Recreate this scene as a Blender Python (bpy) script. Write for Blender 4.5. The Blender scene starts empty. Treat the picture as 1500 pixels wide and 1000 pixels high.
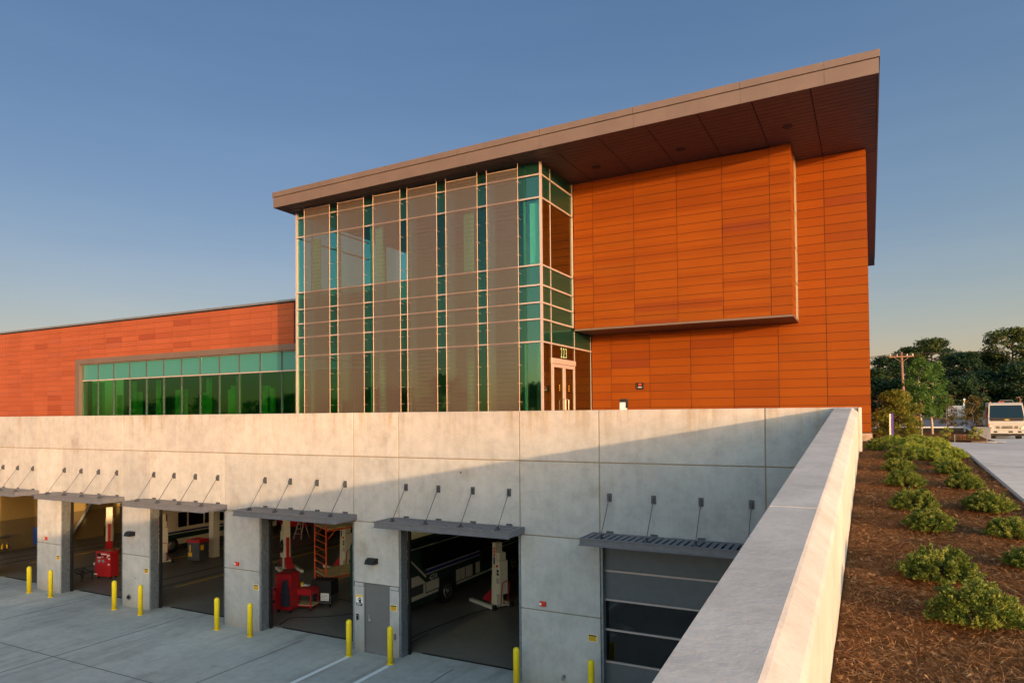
import bpy, bmesh, math, random
from mathutils import Vector, Matrix, noise
R = math.radians
random.seed(7)
scene = bpy.context.scene
COL = scene.collection

# ------------------------------------------------------------------ helpers
def tag(o, label=None, cat=None, group=None, kind=None):
    if label: o['label'] = label
    if cat: o['category'] = cat
    if group: o['group'] = group
    if kind: o['kind'] = kind
    return o

def thing(name, loc, label, cat, group=None, rz=0):
    o = bpy.data.objects.new(name, None)
    o.empty_display_size = .3
    o.location = loc
    o.rotation_euler = (0, 0, rz)
    COL.objects.link(o)
    return tag(o, label, cat, group)

EACH = {'precast_panel','joint_sealant','front_glass','corner_mullion','door_track','post','ceiling_beam','leg','upright','shelf','rear_wheel','bottle','door_glass',
        'side_post','room_divider','window_blind','insulator','sticker','label','drawer_pull','deck_rail','red_decal','button','wheel_nut','side_glass',
        'side_mullion','rail','paper','bumper_slot','grille_slot','inner_mullion','wall_pipe','inner_ceiling','floor_slab','slot_panel'}
class MB:
    """collects shapes, links them as ONE mesh object. off = origin to subtract (world -> local)."""
    def __init__(s, off=(0, 0, 0)):
        s.v = []; s.f = []; s.m = []; s.off = Vector(off); s.mi = 0
    def add(s, vs, fs):
        b = len(s.v)
        s.v += [Vector(p) - s.off for p in vs]
        for f in fs:
            s.f.append([b + i for i in f]); s.m.append(s.mi)
        return s
    def box(s, x0, x1, y0, y1, z0, z1):
        vs = [(x0,y0,z0),(x1,y0,z0),(x1,y1,z0),(x0,y1,z0),(x0,y0,z1),(x1,y0,z1),(x1,y1,z1),(x0,y1,z1)]
        return s.add(vs, [(0,3,2,1),(4,5,6,7),(0,1,5,4),(1,2,6,5),(2,3,7,6),(3,0,4,7)])
    def bbox(s, x0, x1, y0, y1, z0, z1, b=.01):
        """box with chamfered edges"""
        bm = bmesh.new()
        bmesh.ops.create_cube(bm, size=1)
        for v in bm.verts:
            v.co = Vector(((x0+x1)/2 + v.co.x*(x1-x0), (y0+y1)/2 + v.co.y*(y1-y0), (z0+z1)/2 + v.co.z*(z1-z0)))
        bmesh.ops.bevel(bm, geom=bm.edges[:], offset=b, segments=2, profile=.6, affect='EDGES')
        bm.verts.index_update()
        s.add([v.co.copy() for v in bm.verts], [[v.index for v in f.verts] for f in bm.faces])
        bm.free(); return s
    def quad(s, a, b, c, d):
        return s.add([a,b,c,d], [(0,1,2,3)])
    def hexa(s, lo, hi):
        """lo, hi: 4 points each, same winding (ccw seen from above)"""
        return s.add(list(lo)+list(hi), [(0,3,2,1),(4,5,6,7),(0,1,5,4),(1,2,6,5),(2,3,7,6),(3,0,4,7)])
    def prism(s, poly, axis, a, b):
        """poly of 2-D points extruded along axis from a to b. axis 0: (y,z); 1: (x,z); 2: (x,y)"""
        def mk(p, t):
            return (t,p[0],p[1]) if axis == 0 else ((p[0],t,p[1]) if axis == 1 else (p[0],p[1],t))
        n = len(poly)
        vs = [mk(p,a) for p in poly] + [mk(p,b) for p in poly]
        fs = [tuple(range(n))[::-1], tuple(range(n,2*n))] + [(i,(i+1)%n,n+(i+1)%n,n+i) for i in range(n)]
        return s.add(vs, fs)
    def tube(s, pts, r, n=8, cap=True):
        pts = [Vector(p) for p in pts]
        rs = r if isinstance(r, (list, tuple)) else [r]*len(pts)
        vs = []; fs = []
        prev = None
        for i, p in enumerate(pts):
            d = (pts[min(i+1,len(pts)-1)] - pts[max(i-1,0)])
            if d.length < 1e-9: d = Vector((0,0,1))
            d.normalize()
            if prev is None:
                u = d.orthogonal().normalized()
            else:
                u = prev - d*prev.dot(d)
                u = u.normalized() if u.length > 1e-6 else d.orthogonal().normalized()
            prev = u; w = d.cross(u)
            for k in range(n):
                a = 2*math.pi*k/n
                vs.append(p + (u*math.cos(a) + w*math.sin(a))*rs[i])
        for i in range(len(pts)-1):
            for k in range(n):
                fs.append((i*n+k, i*n+(k+1)%n, (i+1)*n+(k+1)%n, (i+1)*n+k))
        if cap:
            fs.append(tuple(range(n))[::-1]); fs.append(tuple(range((len(pts)-1)*n, len(pts)*n)))
        return s.add(vs, fs)
    def lathe(s, c, axis, prof, n=24):
        """prof: list of (t along axis, radius)"""
        c = Vector(c); ax = Vector(axis).normalized(); u = ax.orthogonal().normalized(); w = ax.cross(u)
        vs = []; fs = []
        for t, r in prof:
            for k in range(n):
                a = 2*math.pi*k/n
                vs.append(c + ax*t + (u*math.cos(a)+w*math.sin(a))*max(r,1e-4))
        for i in range(len(prof)-1):
            for k in range(n):
                fs.append((i*n+k, i*n+(k+1)%n, (i+1)*n+(k+1)%n, (i+1)*n+k))
        fs.append(tuple(range(n))[::-1]); fs.append(tuple(range((len(prof)-1)*n, len(prof)*n)))
        return s.add(vs, fs)
    def build(s, name, mat, parent=None, smooth=False, each=None):
        if each if each is not None else name in EACH:
            par = list(range(len(s.v)))
            def fd(a):
                while par[a] != a: par[a] = par[par[a]]; a = par[a]
                return a
            for f in s.f:
                for q in f[1:]: par[fd(f[0])] = fd(q)
            comp = {}
            for fi, f in enumerate(s.f): comp.setdefault(fd(f[0]), []).append(f)
            o = None
            for fs in comp.values():
                idx = sorted({i for f in fs for i in f}); mp = {i: k for k, i in enumerate(idx)}
                b = MB(); b.v = [s.v[i] for i in idx]; b.f = [[mp[i] for i in f] for f in fs]; b.m = [0]*len(b.f)
                o = b.build(name, mat, parent, smooth, False)
            return o
        me = bpy.data.meshes.new(name)
        me.from_pydata([tuple(v) for v in s.v], [], s.f)
        for m in (mat if isinstance(mat, (list, tuple)) else [mat]): me.materials.append(m)
        if any(s.m): me.polygons.foreach_set('material_index', s.m)
        if smooth: me.polygons.foreach_set('use_smooth', [True]*len(me.polygons))
        me.update()
        o = bpy.data.objects.new(name, me); COL.objects.link(o)
        if parent: o.parent = parent
        return o

def kids(o): return [c for c in bpy.data.objects if c.parent is o]
def copy_tree(o, parent=None):
    c = o.copy(); COL.objects.link(c)
    if parent: c.parent = parent
    for ch in kids(o): copy_tree(ch, c)
    return c

# ------------------------------------------------------------------ materials
def newmat(name):
    m = bpy.data.materials.new(name); m.use_nodes = True
    nt = m.node_tree
    return m, nt, nt.nodes['Principled BSDF'], nt.nodes['Material Output']
def N(nt, t, **kw):
    n = nt.nodes.new(t)
    for k, v in kw.items():
        if k in n.inputs: n.inputs[k].default_value = v
        else: setattr(n, k, v)
    return n
def L(nt, a, b): nt.links.new(a, b)
def coords(nt, scale=(1,1,1)):
    g = N(nt, 'ShaderNodeNewGeometry')
    mp = N(nt, 'ShaderNodeMapping'); mp.inputs['Scale'].default_value = scale
    L(nt, g.outputs['Position'], mp.inputs['Vector'])
    return mp.outputs['Vector']
def noise_ramp(nt, vec, scale, stops, detail=5, rough=.6):
    n = N(nt, 'ShaderNodeTexNoise', Scale=scale, Detail=detail, Roughness=rough)
    L(nt, vec, n.inputs['Vector'])
    r = N(nt, 'ShaderNodeValToRGB')
    e = r.color_ramp.elements
    while len(e) < len(stops): e.new(.5)
    for i, (p, c) in enumerate(stops):
        e[i].position = p; e[i].color = (c[0], c[1], c[2], 1) if not isinstance(c, (int, float)) else (c, c, c, 1)
    L(nt, n.outputs['Fac'], r.inputs['Fac'])
    return r.outputs['Color'], n.outputs['Fac']
def mix(nt, typ, fac, a, b):
    m = N(nt, 'ShaderNodeMix', data_type='RGBA', blend_type=typ)
    if isinstance(fac, (int, float)): m.inputs['Factor'].default_value = fac
    else: L(nt, fac, m.inputs['Factor'])
    for s, v in (('A', a), ('B', b)):
        sock = [i for i in m.inputs if i.name == s and i.type == 'RGBA'][0]
        if isinstance(v, (tuple, list)): sock.default_value = (*v[:3], 1)
        else: L(nt, v, sock)
    return [o for o in m.outputs if o.type == 'RGBA'][0]
def bump(nt, bsdf, h, strength=.3, dist=.02):
    b = N(nt, 'ShaderNodeBump', Strength=strength, Distance=dist)
    L(nt, h, b.inputs['Height']); L(nt, b.outputs['Normal'], bsdf.inputs['Normal'])

def plain(name, col, rough=.6, metal=0, var=.12, scale=6, spec=.4, em=None):
    m, nt, p, o = newmat(name)
    v = coords(nt)
    c, f = noise_ramp(nt, v, scale, [(.3, [x*(1-var) for x in col]), (.7, [min(1, x*(1+var)) for x in col])])
    L(nt, c, p.inputs['Base Color'])
    p.inputs['Roughness'].default_value = rough; p.inputs['Metallic'].default_value = metal
    p.inputs['Specular IOR Level'].default_value = spec
    if em:
        p.inputs['Emission Color'].default_value = (*em[:3], 1); p.inputs['Emission Strength'].default_value = em[3]
    return m

def concrete(name, base, streak=True, dark=.72, tint=(.62,.5,.36), axis='z', gloss=.85, fine=True, patch=1.0, panels=False, drips=False):
    m, nt, p, o = newmat(name)
    v = coords(nt)
    c1, f1 = noise_ramp(nt, v, .35*patch, [(.3, [x*.84 for x in base]), (.7, [min(1,x*1.06) for x in base])], 7, .68)
    c2, f2 = noise_ramp(nt, v, 3.1, [(.36, (.74,.74,.73)), (.58, (1,1,1))], 9, .72)
    c = mix(nt, 'MULTIPLY', .55, c1, c2)
    if streak:
        vs = coords(nt, (2.2, 2.2, .22))
        c3, f3 = noise_ramp(nt, vs, 1.6, [(.38, (.86,.86,.85)), (.58, (1,1,1))], 4, .55)
        c = mix(nt, 'MULTIPLY', .45, c, c3)
    # blotchy dark stains with a shape of their own
    c4, f4 = noise_ramp(nt, v, 1.15, [(.57, (1,1,1)), (.70, (dark,dark,dark*.98))], 9, .72)
    c = mix(nt, 'MULTIPLY', .55, c, c4)
    c5, f5 = noise_ramp(nt, v, .8, [(.58, (1,1,1)), (.75, tint)], 6, .6)
    c = mix(nt, 'MULTIPLY', .35, c, c5)
    if fine:
        c6, f6 = noise_ramp(nt, v, 26, [(.36, (.75,.75,.75)), (.46, (1,1,1))], 3, .8)
        c = mix(nt, 'MULTIPLY', .35, c, c6)
    if drips:
        vo = N(nt, 'ShaderNodeTexVoronoi', Scale=.42, feature='F1'); L(nt, v, vo.inputs['Vector'])
        rd = N(nt, 'ShaderNodeValToRGB'); e = rd.color_ramp.elements; e[0].position = .02; e[0].color = (.35,.33,.3,1); e[1].position = .07; e[1].color = (1,1,1,1); L(nt, vo.outputs['Distance'], rd.inputs['Fac'])
        c = mix(nt, 'MULTIPLY', .7, c, rd.outputs['Color'])
        vt = coords(nt, (1.6, .16, 1)); ct, ft = noise_ramp(nt, vt, 1.1, [(.50, (1,1,1)), (.66, (.72,.71,.70))], 7, .6)
        c = mix(nt, 'MULTIPLY', .8, c, ct)
        v5 = coords(nt); c5, f5 = noise_ramp(nt, v5, .22, [(.35, (.80,.80,.80)), (.65, (1.08,1.07,1.05))], 5, .6)
        c = mix(nt, 'MULTIPLY', 1.0, c, c5)
    if panels:
        oi = N(nt, 'ShaderNodeObjectInfo'); rr = N(nt, 'ShaderNodeValToRGB'); e = rr.color_ramp.elements
        e[0].color = (.86,.87,.88,1); e[1].color = (1.04,1.03,1.01,1); L(nt, oi.outputs['Random'], rr.inputs['Fac'])
        c = mix(nt, 'MULTIPLY', 1.0, c, rr.outputs['Color'])
        g_ = N(nt, 'ShaderNodeNewGeometry'); sz_ = N(nt, 'ShaderNodeSeparateXYZ'); L(nt, g_.outputs['Position'], sz_.inputs[0])
        mk = N(nt, 'ShaderNodeMapRange'); L(nt, sz_.outputs['Z'], mk.inputs['Value']); mk.inputs['From Min'].default_value = 6.5; mk.inputs['From Max'].default_value = 7.4
        vd = coords(nt, (3.2, 3.2, .25)); cd, fd_ = noise_ramp(nt, vd, 1.3, [(.50, 0.0), (.72, 1.0)], 6, .6)
        ml = N(nt, 'ShaderNodeMath', operation='MULTIPLY'); L(nt, mk.outputs['Result'], ml.inputs[0]); L(nt, cd, ml.inputs[1])
        c = mix(nt, 'MULTIPLY', ml.outputs[0], c, (.80,.66,.46))
        mk2 = N(nt, 'ShaderNodeMapRange'); L(nt, sz_.outputs['Z'], mk2.inputs['Value']); mk2.inputs['From Min'].default_value = .5; mk2.inputs['From Max'].default_value = 0
        ml2 = N(nt, 'ShaderNodeMath', operation='MULTIPLY'); L(nt, mk2.outputs['Result'], ml2.inputs[0]); L(nt, f2, ml2.inputs[1])
        c = mix(nt, 'MULTIPLY', ml2.outputs[0], c, (.70,.62,.48))
        vo = N(nt, 'ShaderNodeTexVoronoi', Scale=.55, feature='F1'); L(nt, v, vo.inputs['Vector'])
        th = N(nt, 'ShaderNodeMath', operation='LESS_THAN'); L(nt, vo.outputs['Distance'], th.inputs[0]); th.inputs[1].default_value = .018
        c = mix(nt, 'MULTIPLY', th.outputs[0], c, (.35,.32,.28))
    L(nt, c, p.inputs['Base Color'])
    p.inputs['Roughness'].default_value = gloss
    p.inputs['Specular IOR Level'].default_value = .25
    nb = N(nt, 'ShaderNodeTexNoise', Scale=14, Detail=8, Roughness=.7); L(nt, v, nb.inputs['Vector'])
    bump(nt, p, nb.outputs['Fac'], .25, .02)
    return m

def cladding(name, a, b, px=1.524, pz=.3048, ox=0, oz=0, pink=(.42,.12,.09), axis='x'):
    """fibre cement planks: each plank its own tone"""
    m, nt, p, o = newmat(name)
    g = N(nt, 'ShaderNodeNewGeometry'); s = N(nt, 'ShaderNodeSeparateXYZ'); L(nt, g.outputs['Position'], s.inputs[0])
    def fl(sock, off, w):
        a1 = N(nt, 'ShaderNodeMath', operation='SUBTRACT'); L(nt, sock, a1.inputs[0]); a1.inputs[1].default_value = off
        d1 = N(nt, 'ShaderNodeMath', operation='DIVIDE'); L(nt, a1.outputs[0], d1.inputs[0]); d1.inputs[1].default_value = w
        f1 = N(nt, 'ShaderNodeMath', operation='FLOOR'); L(nt, d1.outputs[0], f1.inputs[0]); return f1.outputs[0]
    cx = N(nt, 'ShaderNodeCombineXYZ')
    L(nt, fl(s.outputs['X' if axis == 'x' else 'Y'], ox, px), cx.inputs[0]); L(nt, fl(s.outputs['Z'], oz, pz), cx.inputs[2])
    wn = N(nt, 'ShaderNodeTexWhiteNoise', noise_dimensions='3D'); L(nt, cx.outputs[0], wn.inputs['Vector'])
    r = N(nt, 'ShaderNodeValToRGB'); e = r.color_ramp.elements
    e[0].position = 0; e[0].color = (*pink, 1); e[1].position = .09; e[1].color = (*a, 1)
    x = e.new(.85); x.color = (*b, 1); x = e.new(1); x.color = (b[0]*.86, b[1]*.9, b[2]*1.1, 1)
    L(nt, wn.outputs['Value'], r.inputs['Fac'])
    v = coords(nt, (.6, .6, 14))
    c2, f2 = noise_ramp(nt, v, 2.5, [(.3, (.9,.88,.86)), (.7, (1,1,1))], 6, .6)
    c = mix(nt, 'MULTIPLY', .8, r.outputs['Color'], c2)
    v3 = coords(nt); c3, f3 = noise_ramp(nt, v3, .5, [(.3, (.88,.88,.9)), (.7, (1.0,1.0,1.0))], 3, .5)
    c = mix(nt, 'MULTIPLY', .8, c, c3)
    L(nt, c, p.inputs['Base Color'])
    p.inputs['Roughness'].default_value = .7; p.inputs['Specular IOR Level'].default_value = .12
    bump(nt, p, f2, .15, .005)
    return m

def glassmat(name, tint, refl=(.75,1,.9), r0=.16, rough=.02, diff=None, dfac=0.0):
    m, nt, p, o = newmat(name)
    nt.nodes.remove(p)
    tr = N(nt, 'ShaderNodeBsdfTransparent'); tr.inputs[0].default_value = (*tint, 1)
    gl = N(nt, 'ShaderNodeBsdfGlossy'); gl.inputs['Color'].default_value = (*refl, 1); gl.inputs['Roughness'].default_value = rough
    nb = N(nt, 'ShaderNodeTexNoise', Scale=.6, Detail=1); L(nt, coords(nt), nb.inputs['Vector'])
    bp = N(nt, 'ShaderNodeBump', Strength=.03, Distance=.05); L(nt, nb.outputs['Fac'], bp.inputs['Height']); L(nt, bp.outputs[0], gl.inputs['Normal'])
    fr = N(nt, 'ShaderNodeLayerWeight', Blend=.5)
    mr = N(nt, 'ShaderNodeMapRange'); pw = N(nt, 'ShaderNodeMath', operation='POWER'); pw.inputs[1].default_value = 4.0; L(nt, fr.outputs['Facing'], pw.inputs[0]); L(nt, pw.outputs[0], mr.inputs['Value']); mr.inputs['To Min'].default_value = r0; mr.inputs['To Max'].default_value = 1
    body = tr.outputs[0]
    if diff:
        d = N(nt, 'ShaderNodeBsdfDiffuse'); d.inputs['Color'].default_value = (*diff, 1)
        m0 = N(nt, 'ShaderNodeMixShader'); m0.inputs[0].default_value = dfac
        L(nt, body, m0.inputs[1]); L(nt, d.outputs[0], m0.inputs[2]); body = m0.outputs[0]
    mx = N(nt, 'ShaderNodeMixShader'); L(nt, mr.outputs['Result'], mx.inputs[0]); L(nt, body, mx.inputs[1]); L(nt, gl.outputs[0], mx.inputs[2])
    L(nt, mx.outputs[0], o.inputs['Surface'])
    return m

def leafmat(name, c1, c2, c3, scale=1.2, trans=.35):
    m, nt, p, o = newmat(name)
    oi = N(nt, 'ShaderNodeObjectInfo')
    g = N(nt, 'ShaderNodeNewGeometry')
    wn = N(nt, 'ShaderNodeTexWhiteNoise', noise_dimensions='3D')
    # every leaf its own tone (noise sampled finely) and clumps of tone
    n1 = N(nt, 'ShaderNodeTexNoise', Scale=scale, Detail=3); L(nt, g.outputs['Position'], n1.inputs['Vector'])
    n2 = N(nt, 'ShaderNodeTexNoise', Scale=scale*14, Detail=1); L(nt, g.outputs['Position'], n2.inputs['Vector'])
    ad = N(nt, 'ShaderNodeMath', operation='ADD'); L(nt, n1.outputs['Fac'], ad.inputs[0]); L(nt, n2.outputs['Fac'], ad.inputs[1])
    hv = N(nt, 'ShaderNodeMath', operation='MULTIPLY'); L(nt, ad.outputs[0], hv.inputs[0]); hv.inputs[1].default_value = .5
    r = N(nt, 'ShaderNodeValToRGB'); e = r.color_ramp.elements
    e[0].position = .35; e[0].color = (*c1, 1); e[1].position = .52; e[1].color = (*c2, 1); x = e.new(.68); x.color = (*c3, 1)
    L(nt, hv.outputs[0], r.inputs['Fac'])
    L(nt, r.outputs['Color'], p.inputs['Base Color']); p.inputs['Roughness'].default_value = .55; p.inputs['Specular IOR Level'].default_value = .3
    t = N(nt, 'ShaderNodeBsdfTranslucent'); L(nt, r.outputs['Color'], t.inputs['Color'])
    ms = N(nt, 'ShaderNodeMixShader'); ms.inputs[0].default_value = trans
    L(nt, p.outputs[0], ms.inputs[1]); L(nt, t.outputs[0], ms.inputs[2]); L(nt, ms.outputs[0], o.inputs['Surface'])
    return m

M = {}
M['conc'] = concrete('precast_concrete', (.50,.48,.45), panels=True)
M['conc_cap'] = concrete('parapet_concrete', (.55,.515,.47), streak=False, patch=2)
M['sealant'] = plain('joint_sealant', (.27,.215,.14), .8)
M['apron'] = concrete('apron_concrete', (.52,.49,.43), streak=False, dark=.75, patch=.8, drips=True)
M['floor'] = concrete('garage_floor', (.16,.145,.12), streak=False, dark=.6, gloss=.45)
M['drive'] = concrete('driveway_concrete', (.66,.60,.54), streak=False, dark=.88)
M['asphalt'] = plain('road_asphalt', (.10,.105,.12), .8, scale=2)
M['grass'] = plain('lawn_grass', (.06,.09,.02), .9, var=.4, scale=5)
M['dirt'] = plain('plain_ground', (.11,.10,.07), .9, var=.25, scale=.3)
M['orange'] = cladding('orange_cladding', (.205,.045,.0025), (.245,.059,.003), ox=-10.45, oz=6.6, pink=(.185,.038,.008))
M['red'] = cladding('terracotta_cladding', (.295,.073,.030), (.34,.088,.037), ox=-25.57, oz=6.6, pink=(.25,.054,.026))
M['backing'] = plain('dark_joint_backing', (.03,.012,.008), .9)
M['bronze'] = plain('bronze_fascia', (.15,.105,.08), .45, .15, var=.10, scale=1.2)
M['soffit'] = plain('soffit_plank', (.085,.036,.031), .5, var=.12, scale=3)
M['coping'] = plain('grey_coping', (.22,.22,.23), .4, .5)
M['alu'] = plain('anodised_aluminium', (.46,.37,.335), .4, .2, var=.05)
M['framealu'] = plain('tan_frame_metal', (.36,.25,.19), .45, .2)
M['darkalu'] = plain('dark_grey_steel', (.075,.08,.09), .45, .3)
M['can'] = plain('canopy_steel', (.15,.15,.165), .45, .2)
M['galv'] = plain('galvanised_steel', (.22,.24,.25), .45, .5, var=.25, scale=9)
M['doorgrey'] = plain('grey_door_paint', (.145,.14,.135), .5, var=.05)
M['secgrey'] = plain('grey_sectional_door', (.10,.108,.115), .45, var=.08)
M['black'] = plain('black_rubber', (.012,.012,.013), .6)
M['blackgl'] = plain('black_glossy', (.008,.008,.01), .15)
M['yellow'] = plain('yellow_bollard', (.88,.64,.012), .45, var=.06)
M['white'] = plain('white_paint', (.75,.74,.70), .5, var=.05)
M['truckwhite'] = plain('truck_paint', (.38,.375,.34), .35, var=.04)
M['cream'] = plain('cream_paint', (.66,.62,.48), .4, var=.07)
M['redpaint'] = plain('red_paint', (.42,.015,.02), .35, var=.12)
M['orangepaint'] = plain('orange_scaffold_paint', (.75,.10,.02), .4, var=.1)
M['maroon'] = plain('maroon_paint', (.14,.008,.012), .3)
M['slot'] = plain('slot_panel_paint', (.30,.26,.17), .5)
M['blockgrey'] = plain('shaded_block_grey', (.17,.18,.20), .8)  # shade on the planter block put into its colour; also fills parapet joints
M['inwall2'] = plain('divider_paint', (.50,.42,.22), .7, var=.35, scale=.8)
M['blue'] = plain('blue_paint', (.02,.06,.30), .4)
M['bgreen'] = plain('dark_green_paint', (.006,.035,.022), .35)
M['bblue'] = plain('navy_paint', (.012,.02,.15), .35)
M['ply'] = plain('plywood', (.42,.32,.16), .7, var=.2, scale=3)
M['signyel'] = plain('sign_yellow', (.80,.47,.02), .5, var=.03)
M['rope'] = plain('steel_cable', (.16,.14,.13), .4, .6)
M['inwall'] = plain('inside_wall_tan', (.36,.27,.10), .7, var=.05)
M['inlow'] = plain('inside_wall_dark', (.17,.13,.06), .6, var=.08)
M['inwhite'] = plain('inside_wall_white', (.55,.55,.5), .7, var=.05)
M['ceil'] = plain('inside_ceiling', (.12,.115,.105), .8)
M['brick'] = plain('foundation_block', (.34,.24,.17), .8, var=.3, scale=5)
M['chrome'] = plain('bright_metal', (.7,.7,.68), .2, .9)
M['lampred'] = plain('red_lens', (.6,.03,.01), .3)
M['orangelens'] = plain('amber_lens', (.85,.18,.02), .3)
M['vglass'] = glassmat('vision_glass', (.52,.84,.74), (.45,.78,.70), .13)
M['westglass'] = glassmat('west_glass', (.90,.98,.95), (.45,.78,.70), .10)
M['sideglass'] = glassmat('side_vision_glass', (.16,.42,.25), (.62,.66,.52), .34)
M['sglass'] = glassmat('spandrel_glass', (.20,.6,.45), (.45,.8,.74), .12, .03, (.03,.12,.09), .28)
M['wglass'] = glassmat('wing_vision_glass', (.28,.66,.35), (.35,.8,.55), .12)
M['wspan'] = glassmat('wing_spandrel_glass', (.15,.55,.45), (.45,.85,.78), .14, .03, (.06,.26,.24), .7)
M['doorglass'] = glassmat('dark_door_glass', (.5,.5,.47), (.6,.6,.6), .10)
M['carglass'] = glassmat('windscreen_glass', (.10,.13,.12), (.30,.36,.36), .10)
M['bark'] = plain('tree_bark', (.14,.10,.07), .9, var=.35, scale=8)
M['palebark'] = plain('pale_bark', (.32,.27,.21), .9, var=.3, scale=10)
M['polewood'] = plain('pole_wood', (.22,.12,.08), .85, var=.2)
M['pine'] = leafmat('pine_needles', (.016,.036,.010), (.055,.085,.018), (.15,.16,.030), .6)
M['pinedark'] = leafmat('dark_evergreen', (.010,.030,.014), (.022,.055,.022), (.060,.095,.028), .6)
M['lit'] = leafmat('pale_young_leaves', (.035,.095,.018), (.075,.16,.026), (.14,.24,.045), 1.5, .45)
M['yelleaf'] = leafmat('yellow_green_leaves', (.06,.09,.012), (.15,.17,.02), (.26,.20,.03), 3)
M['shrub'] = leafmat('shrub_leaves', (.028,.062,.008), (.13,.18,.025), (.48,.46,.10), 9)
M['juniper'] = leafmat('groundcover_leaves', (.07,.13,.015), (.26,.33,.045), (.45,.42,.08), 7)
M['redleaf'] = leafmat('reddish_leaves', (.05,.05,.015), (.10,.09,.02), (.25,.09,.03), 4)
M['twig'] = plain('shrub_twig', (.10,.06,.035), .9)

# pine-straw mulch
m, nt, p, o = newmat('pine_straw_mulch'); v = coords(nt)
c, f = noise_ramp(nt, v, 9, [(.3, (.075,.030,.009)), (.5, (.17,.070,.019)), (.72, (.29,.13,.038))], 9, .75)
c2, f2 = noise_ramp(nt, v, 1.2, [(.35, (.6,.55,.5)), (.65, (1,1,1))], 4)
c = mix(nt, 'MULTIPLY', .7, c, c2)
L(nt, c, p.inputs['Base Color']); p.inputs['Roughness'].default_value = .95; p.inputs['Specular IOR Level'].default_value = .1
n3 = N(nt, 'ShaderNodeTexNoise', Scale=38, Detail=8, Roughness=.8); L(nt, v, n3.inputs['Vector']); bump(nt, p, n3.outputs['Fac'], .9, .04)
M['mulch'] = m
# chips: each flake its own tone
m, nt, p, o = newmat('mulch_flake'); v = coords(nt)
c, f = noise_ramp(nt, v, 22, [(.3, (.09,.036,.010)), (.5, (.22,.095,.028)), (.66, (.40,.22,.085)), (.8, (.50,.32,.18))], 1)
L(nt, c, p.inputs['Base Color']); p.inputs['Roughness'].default_value = .85
M['flake'] = m
# perforated mesh screen
m, nt, p, o = newmat('perforated_screen')
g = N(nt, 'ShaderNodeNewGeometry'); sx = N(nt, 'ShaderNodeSeparateXYZ'); L(nt, g.outputs['Position'], sx.inputs[0])
mu = N(nt, 'ShaderNodeMath', operation='MULTIPLY'); L(nt, sx.outputs['Z'], mu.inputs[0]); mu.inputs[1]  .default_value = 2*math.pi/.15
sn = N(nt, 'ShaderNodeMath', operation='SINE'); L(nt, mu.outputs[0], sn.inputs[0])
ma = N(nt, 'ShaderNodeMapRange'); L(nt, sn.outputs[0], ma.inputs['Value']); ma.inputs['From Min'].default_value = -1; ma.inputs['From Max'].default_value = 1; ma.inputs['To Min'].default_value = .47; ma.inputs['To Max'].default_value = .58
tr = N(nt, 'ShaderNodeBsdfTransparent')
p.inputs['Base Color'].default_value = (.150,.102,.076,1); p.inputs['Metallic'].default_value = .2; p.inputs['Roughness'].default_value = .5
ms = N(nt, 'ShaderNodeMixShader'); L(nt, ma.outputs['Result'], ms.inputs[0]); L(nt, tr.outputs[0], ms.inputs[1]); L(nt, p.outputs[0], ms.inputs[2]); L(nt, ms.outputs[0], o.inputs['Surface'])
M['screen'] = m

# ------------------------------------------------------------------ camera
cam = bpy.data.cameras.new('camera'); co = bpy.data.objects.new('camera', cam); COL.objects.link(co)
rt = Vector((.88719362,.46131383,-.00877695)); up = Vector((.01770194,-.01502331,.99973043)); fw = Vector((-.46105762,.88710983,.02149473))
mat = Matrix((rt, up, -fw)).transposed().to_4x4(); mat.translation = Vector((0,0,7.3))
co.matrix_world = mat
cam.sensor_width = 36; cam.lens = 36*1011.22/1500; cam.shift_y = (584.74-500)/1500; cam.clip_end = 5000; cam.clip_start = .05
scene.camera = co

# ------------------------------------------------------------------ light
sd = Vector((-1.26, 1, -.138)).normalized()
sun = bpy.data.lights.new('sun', 'SUN'); sun.energy = 2.0; sun.angle = R(.6); sun.color = (1, .61, .30)
so = bpy.data.objects.new('sun', sun); so.rotation_euler = sd.to_track_quat('-Z', 'Y').to_euler(); so.location = (60,-50,40); COL.objects.link(so)
w = bpy.data.worlds.new('World'); scene.world = w; w.use_nodes = True; nt = w.node_tree
sk = nt.nodes.new('ShaderNodeTexSky'); sk.sky_type = 'NISHITA'; sk.sun_disc = False
sk.sun_elevation = math.asin(-sd.z); sk.sun_rotation = math.atan2(-sd.x, -sd.y)
sk.air_density = 1.0; sk.dust_density = .8; sk.ozone_density = 1.6; sk.altitude = 100
bg = nt.nodes['Background']; bg.inputs['Strength'].default_value = .15
# evening sky: bright toward the sun, deeper and greyer on the far side
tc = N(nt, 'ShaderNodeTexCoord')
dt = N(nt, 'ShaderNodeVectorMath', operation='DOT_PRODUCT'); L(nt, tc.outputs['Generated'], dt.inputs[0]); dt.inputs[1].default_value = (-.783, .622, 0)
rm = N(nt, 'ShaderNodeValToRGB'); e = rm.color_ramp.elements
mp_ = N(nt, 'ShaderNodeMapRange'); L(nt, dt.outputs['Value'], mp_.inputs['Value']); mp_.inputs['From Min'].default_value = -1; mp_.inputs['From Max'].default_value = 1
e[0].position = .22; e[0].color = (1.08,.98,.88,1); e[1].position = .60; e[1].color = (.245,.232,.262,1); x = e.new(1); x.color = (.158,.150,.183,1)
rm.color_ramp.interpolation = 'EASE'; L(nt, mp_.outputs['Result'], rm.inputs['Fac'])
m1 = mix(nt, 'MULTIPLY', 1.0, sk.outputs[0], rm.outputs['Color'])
sz = N(nt, 'ShaderNodeSeparateXYZ'); L(nt, tc.outputs['Generated'], sz.inputs[0])
r2 = N(nt, 'ShaderNodeValToRGB'); e = r2.color_ramp.elements
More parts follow.
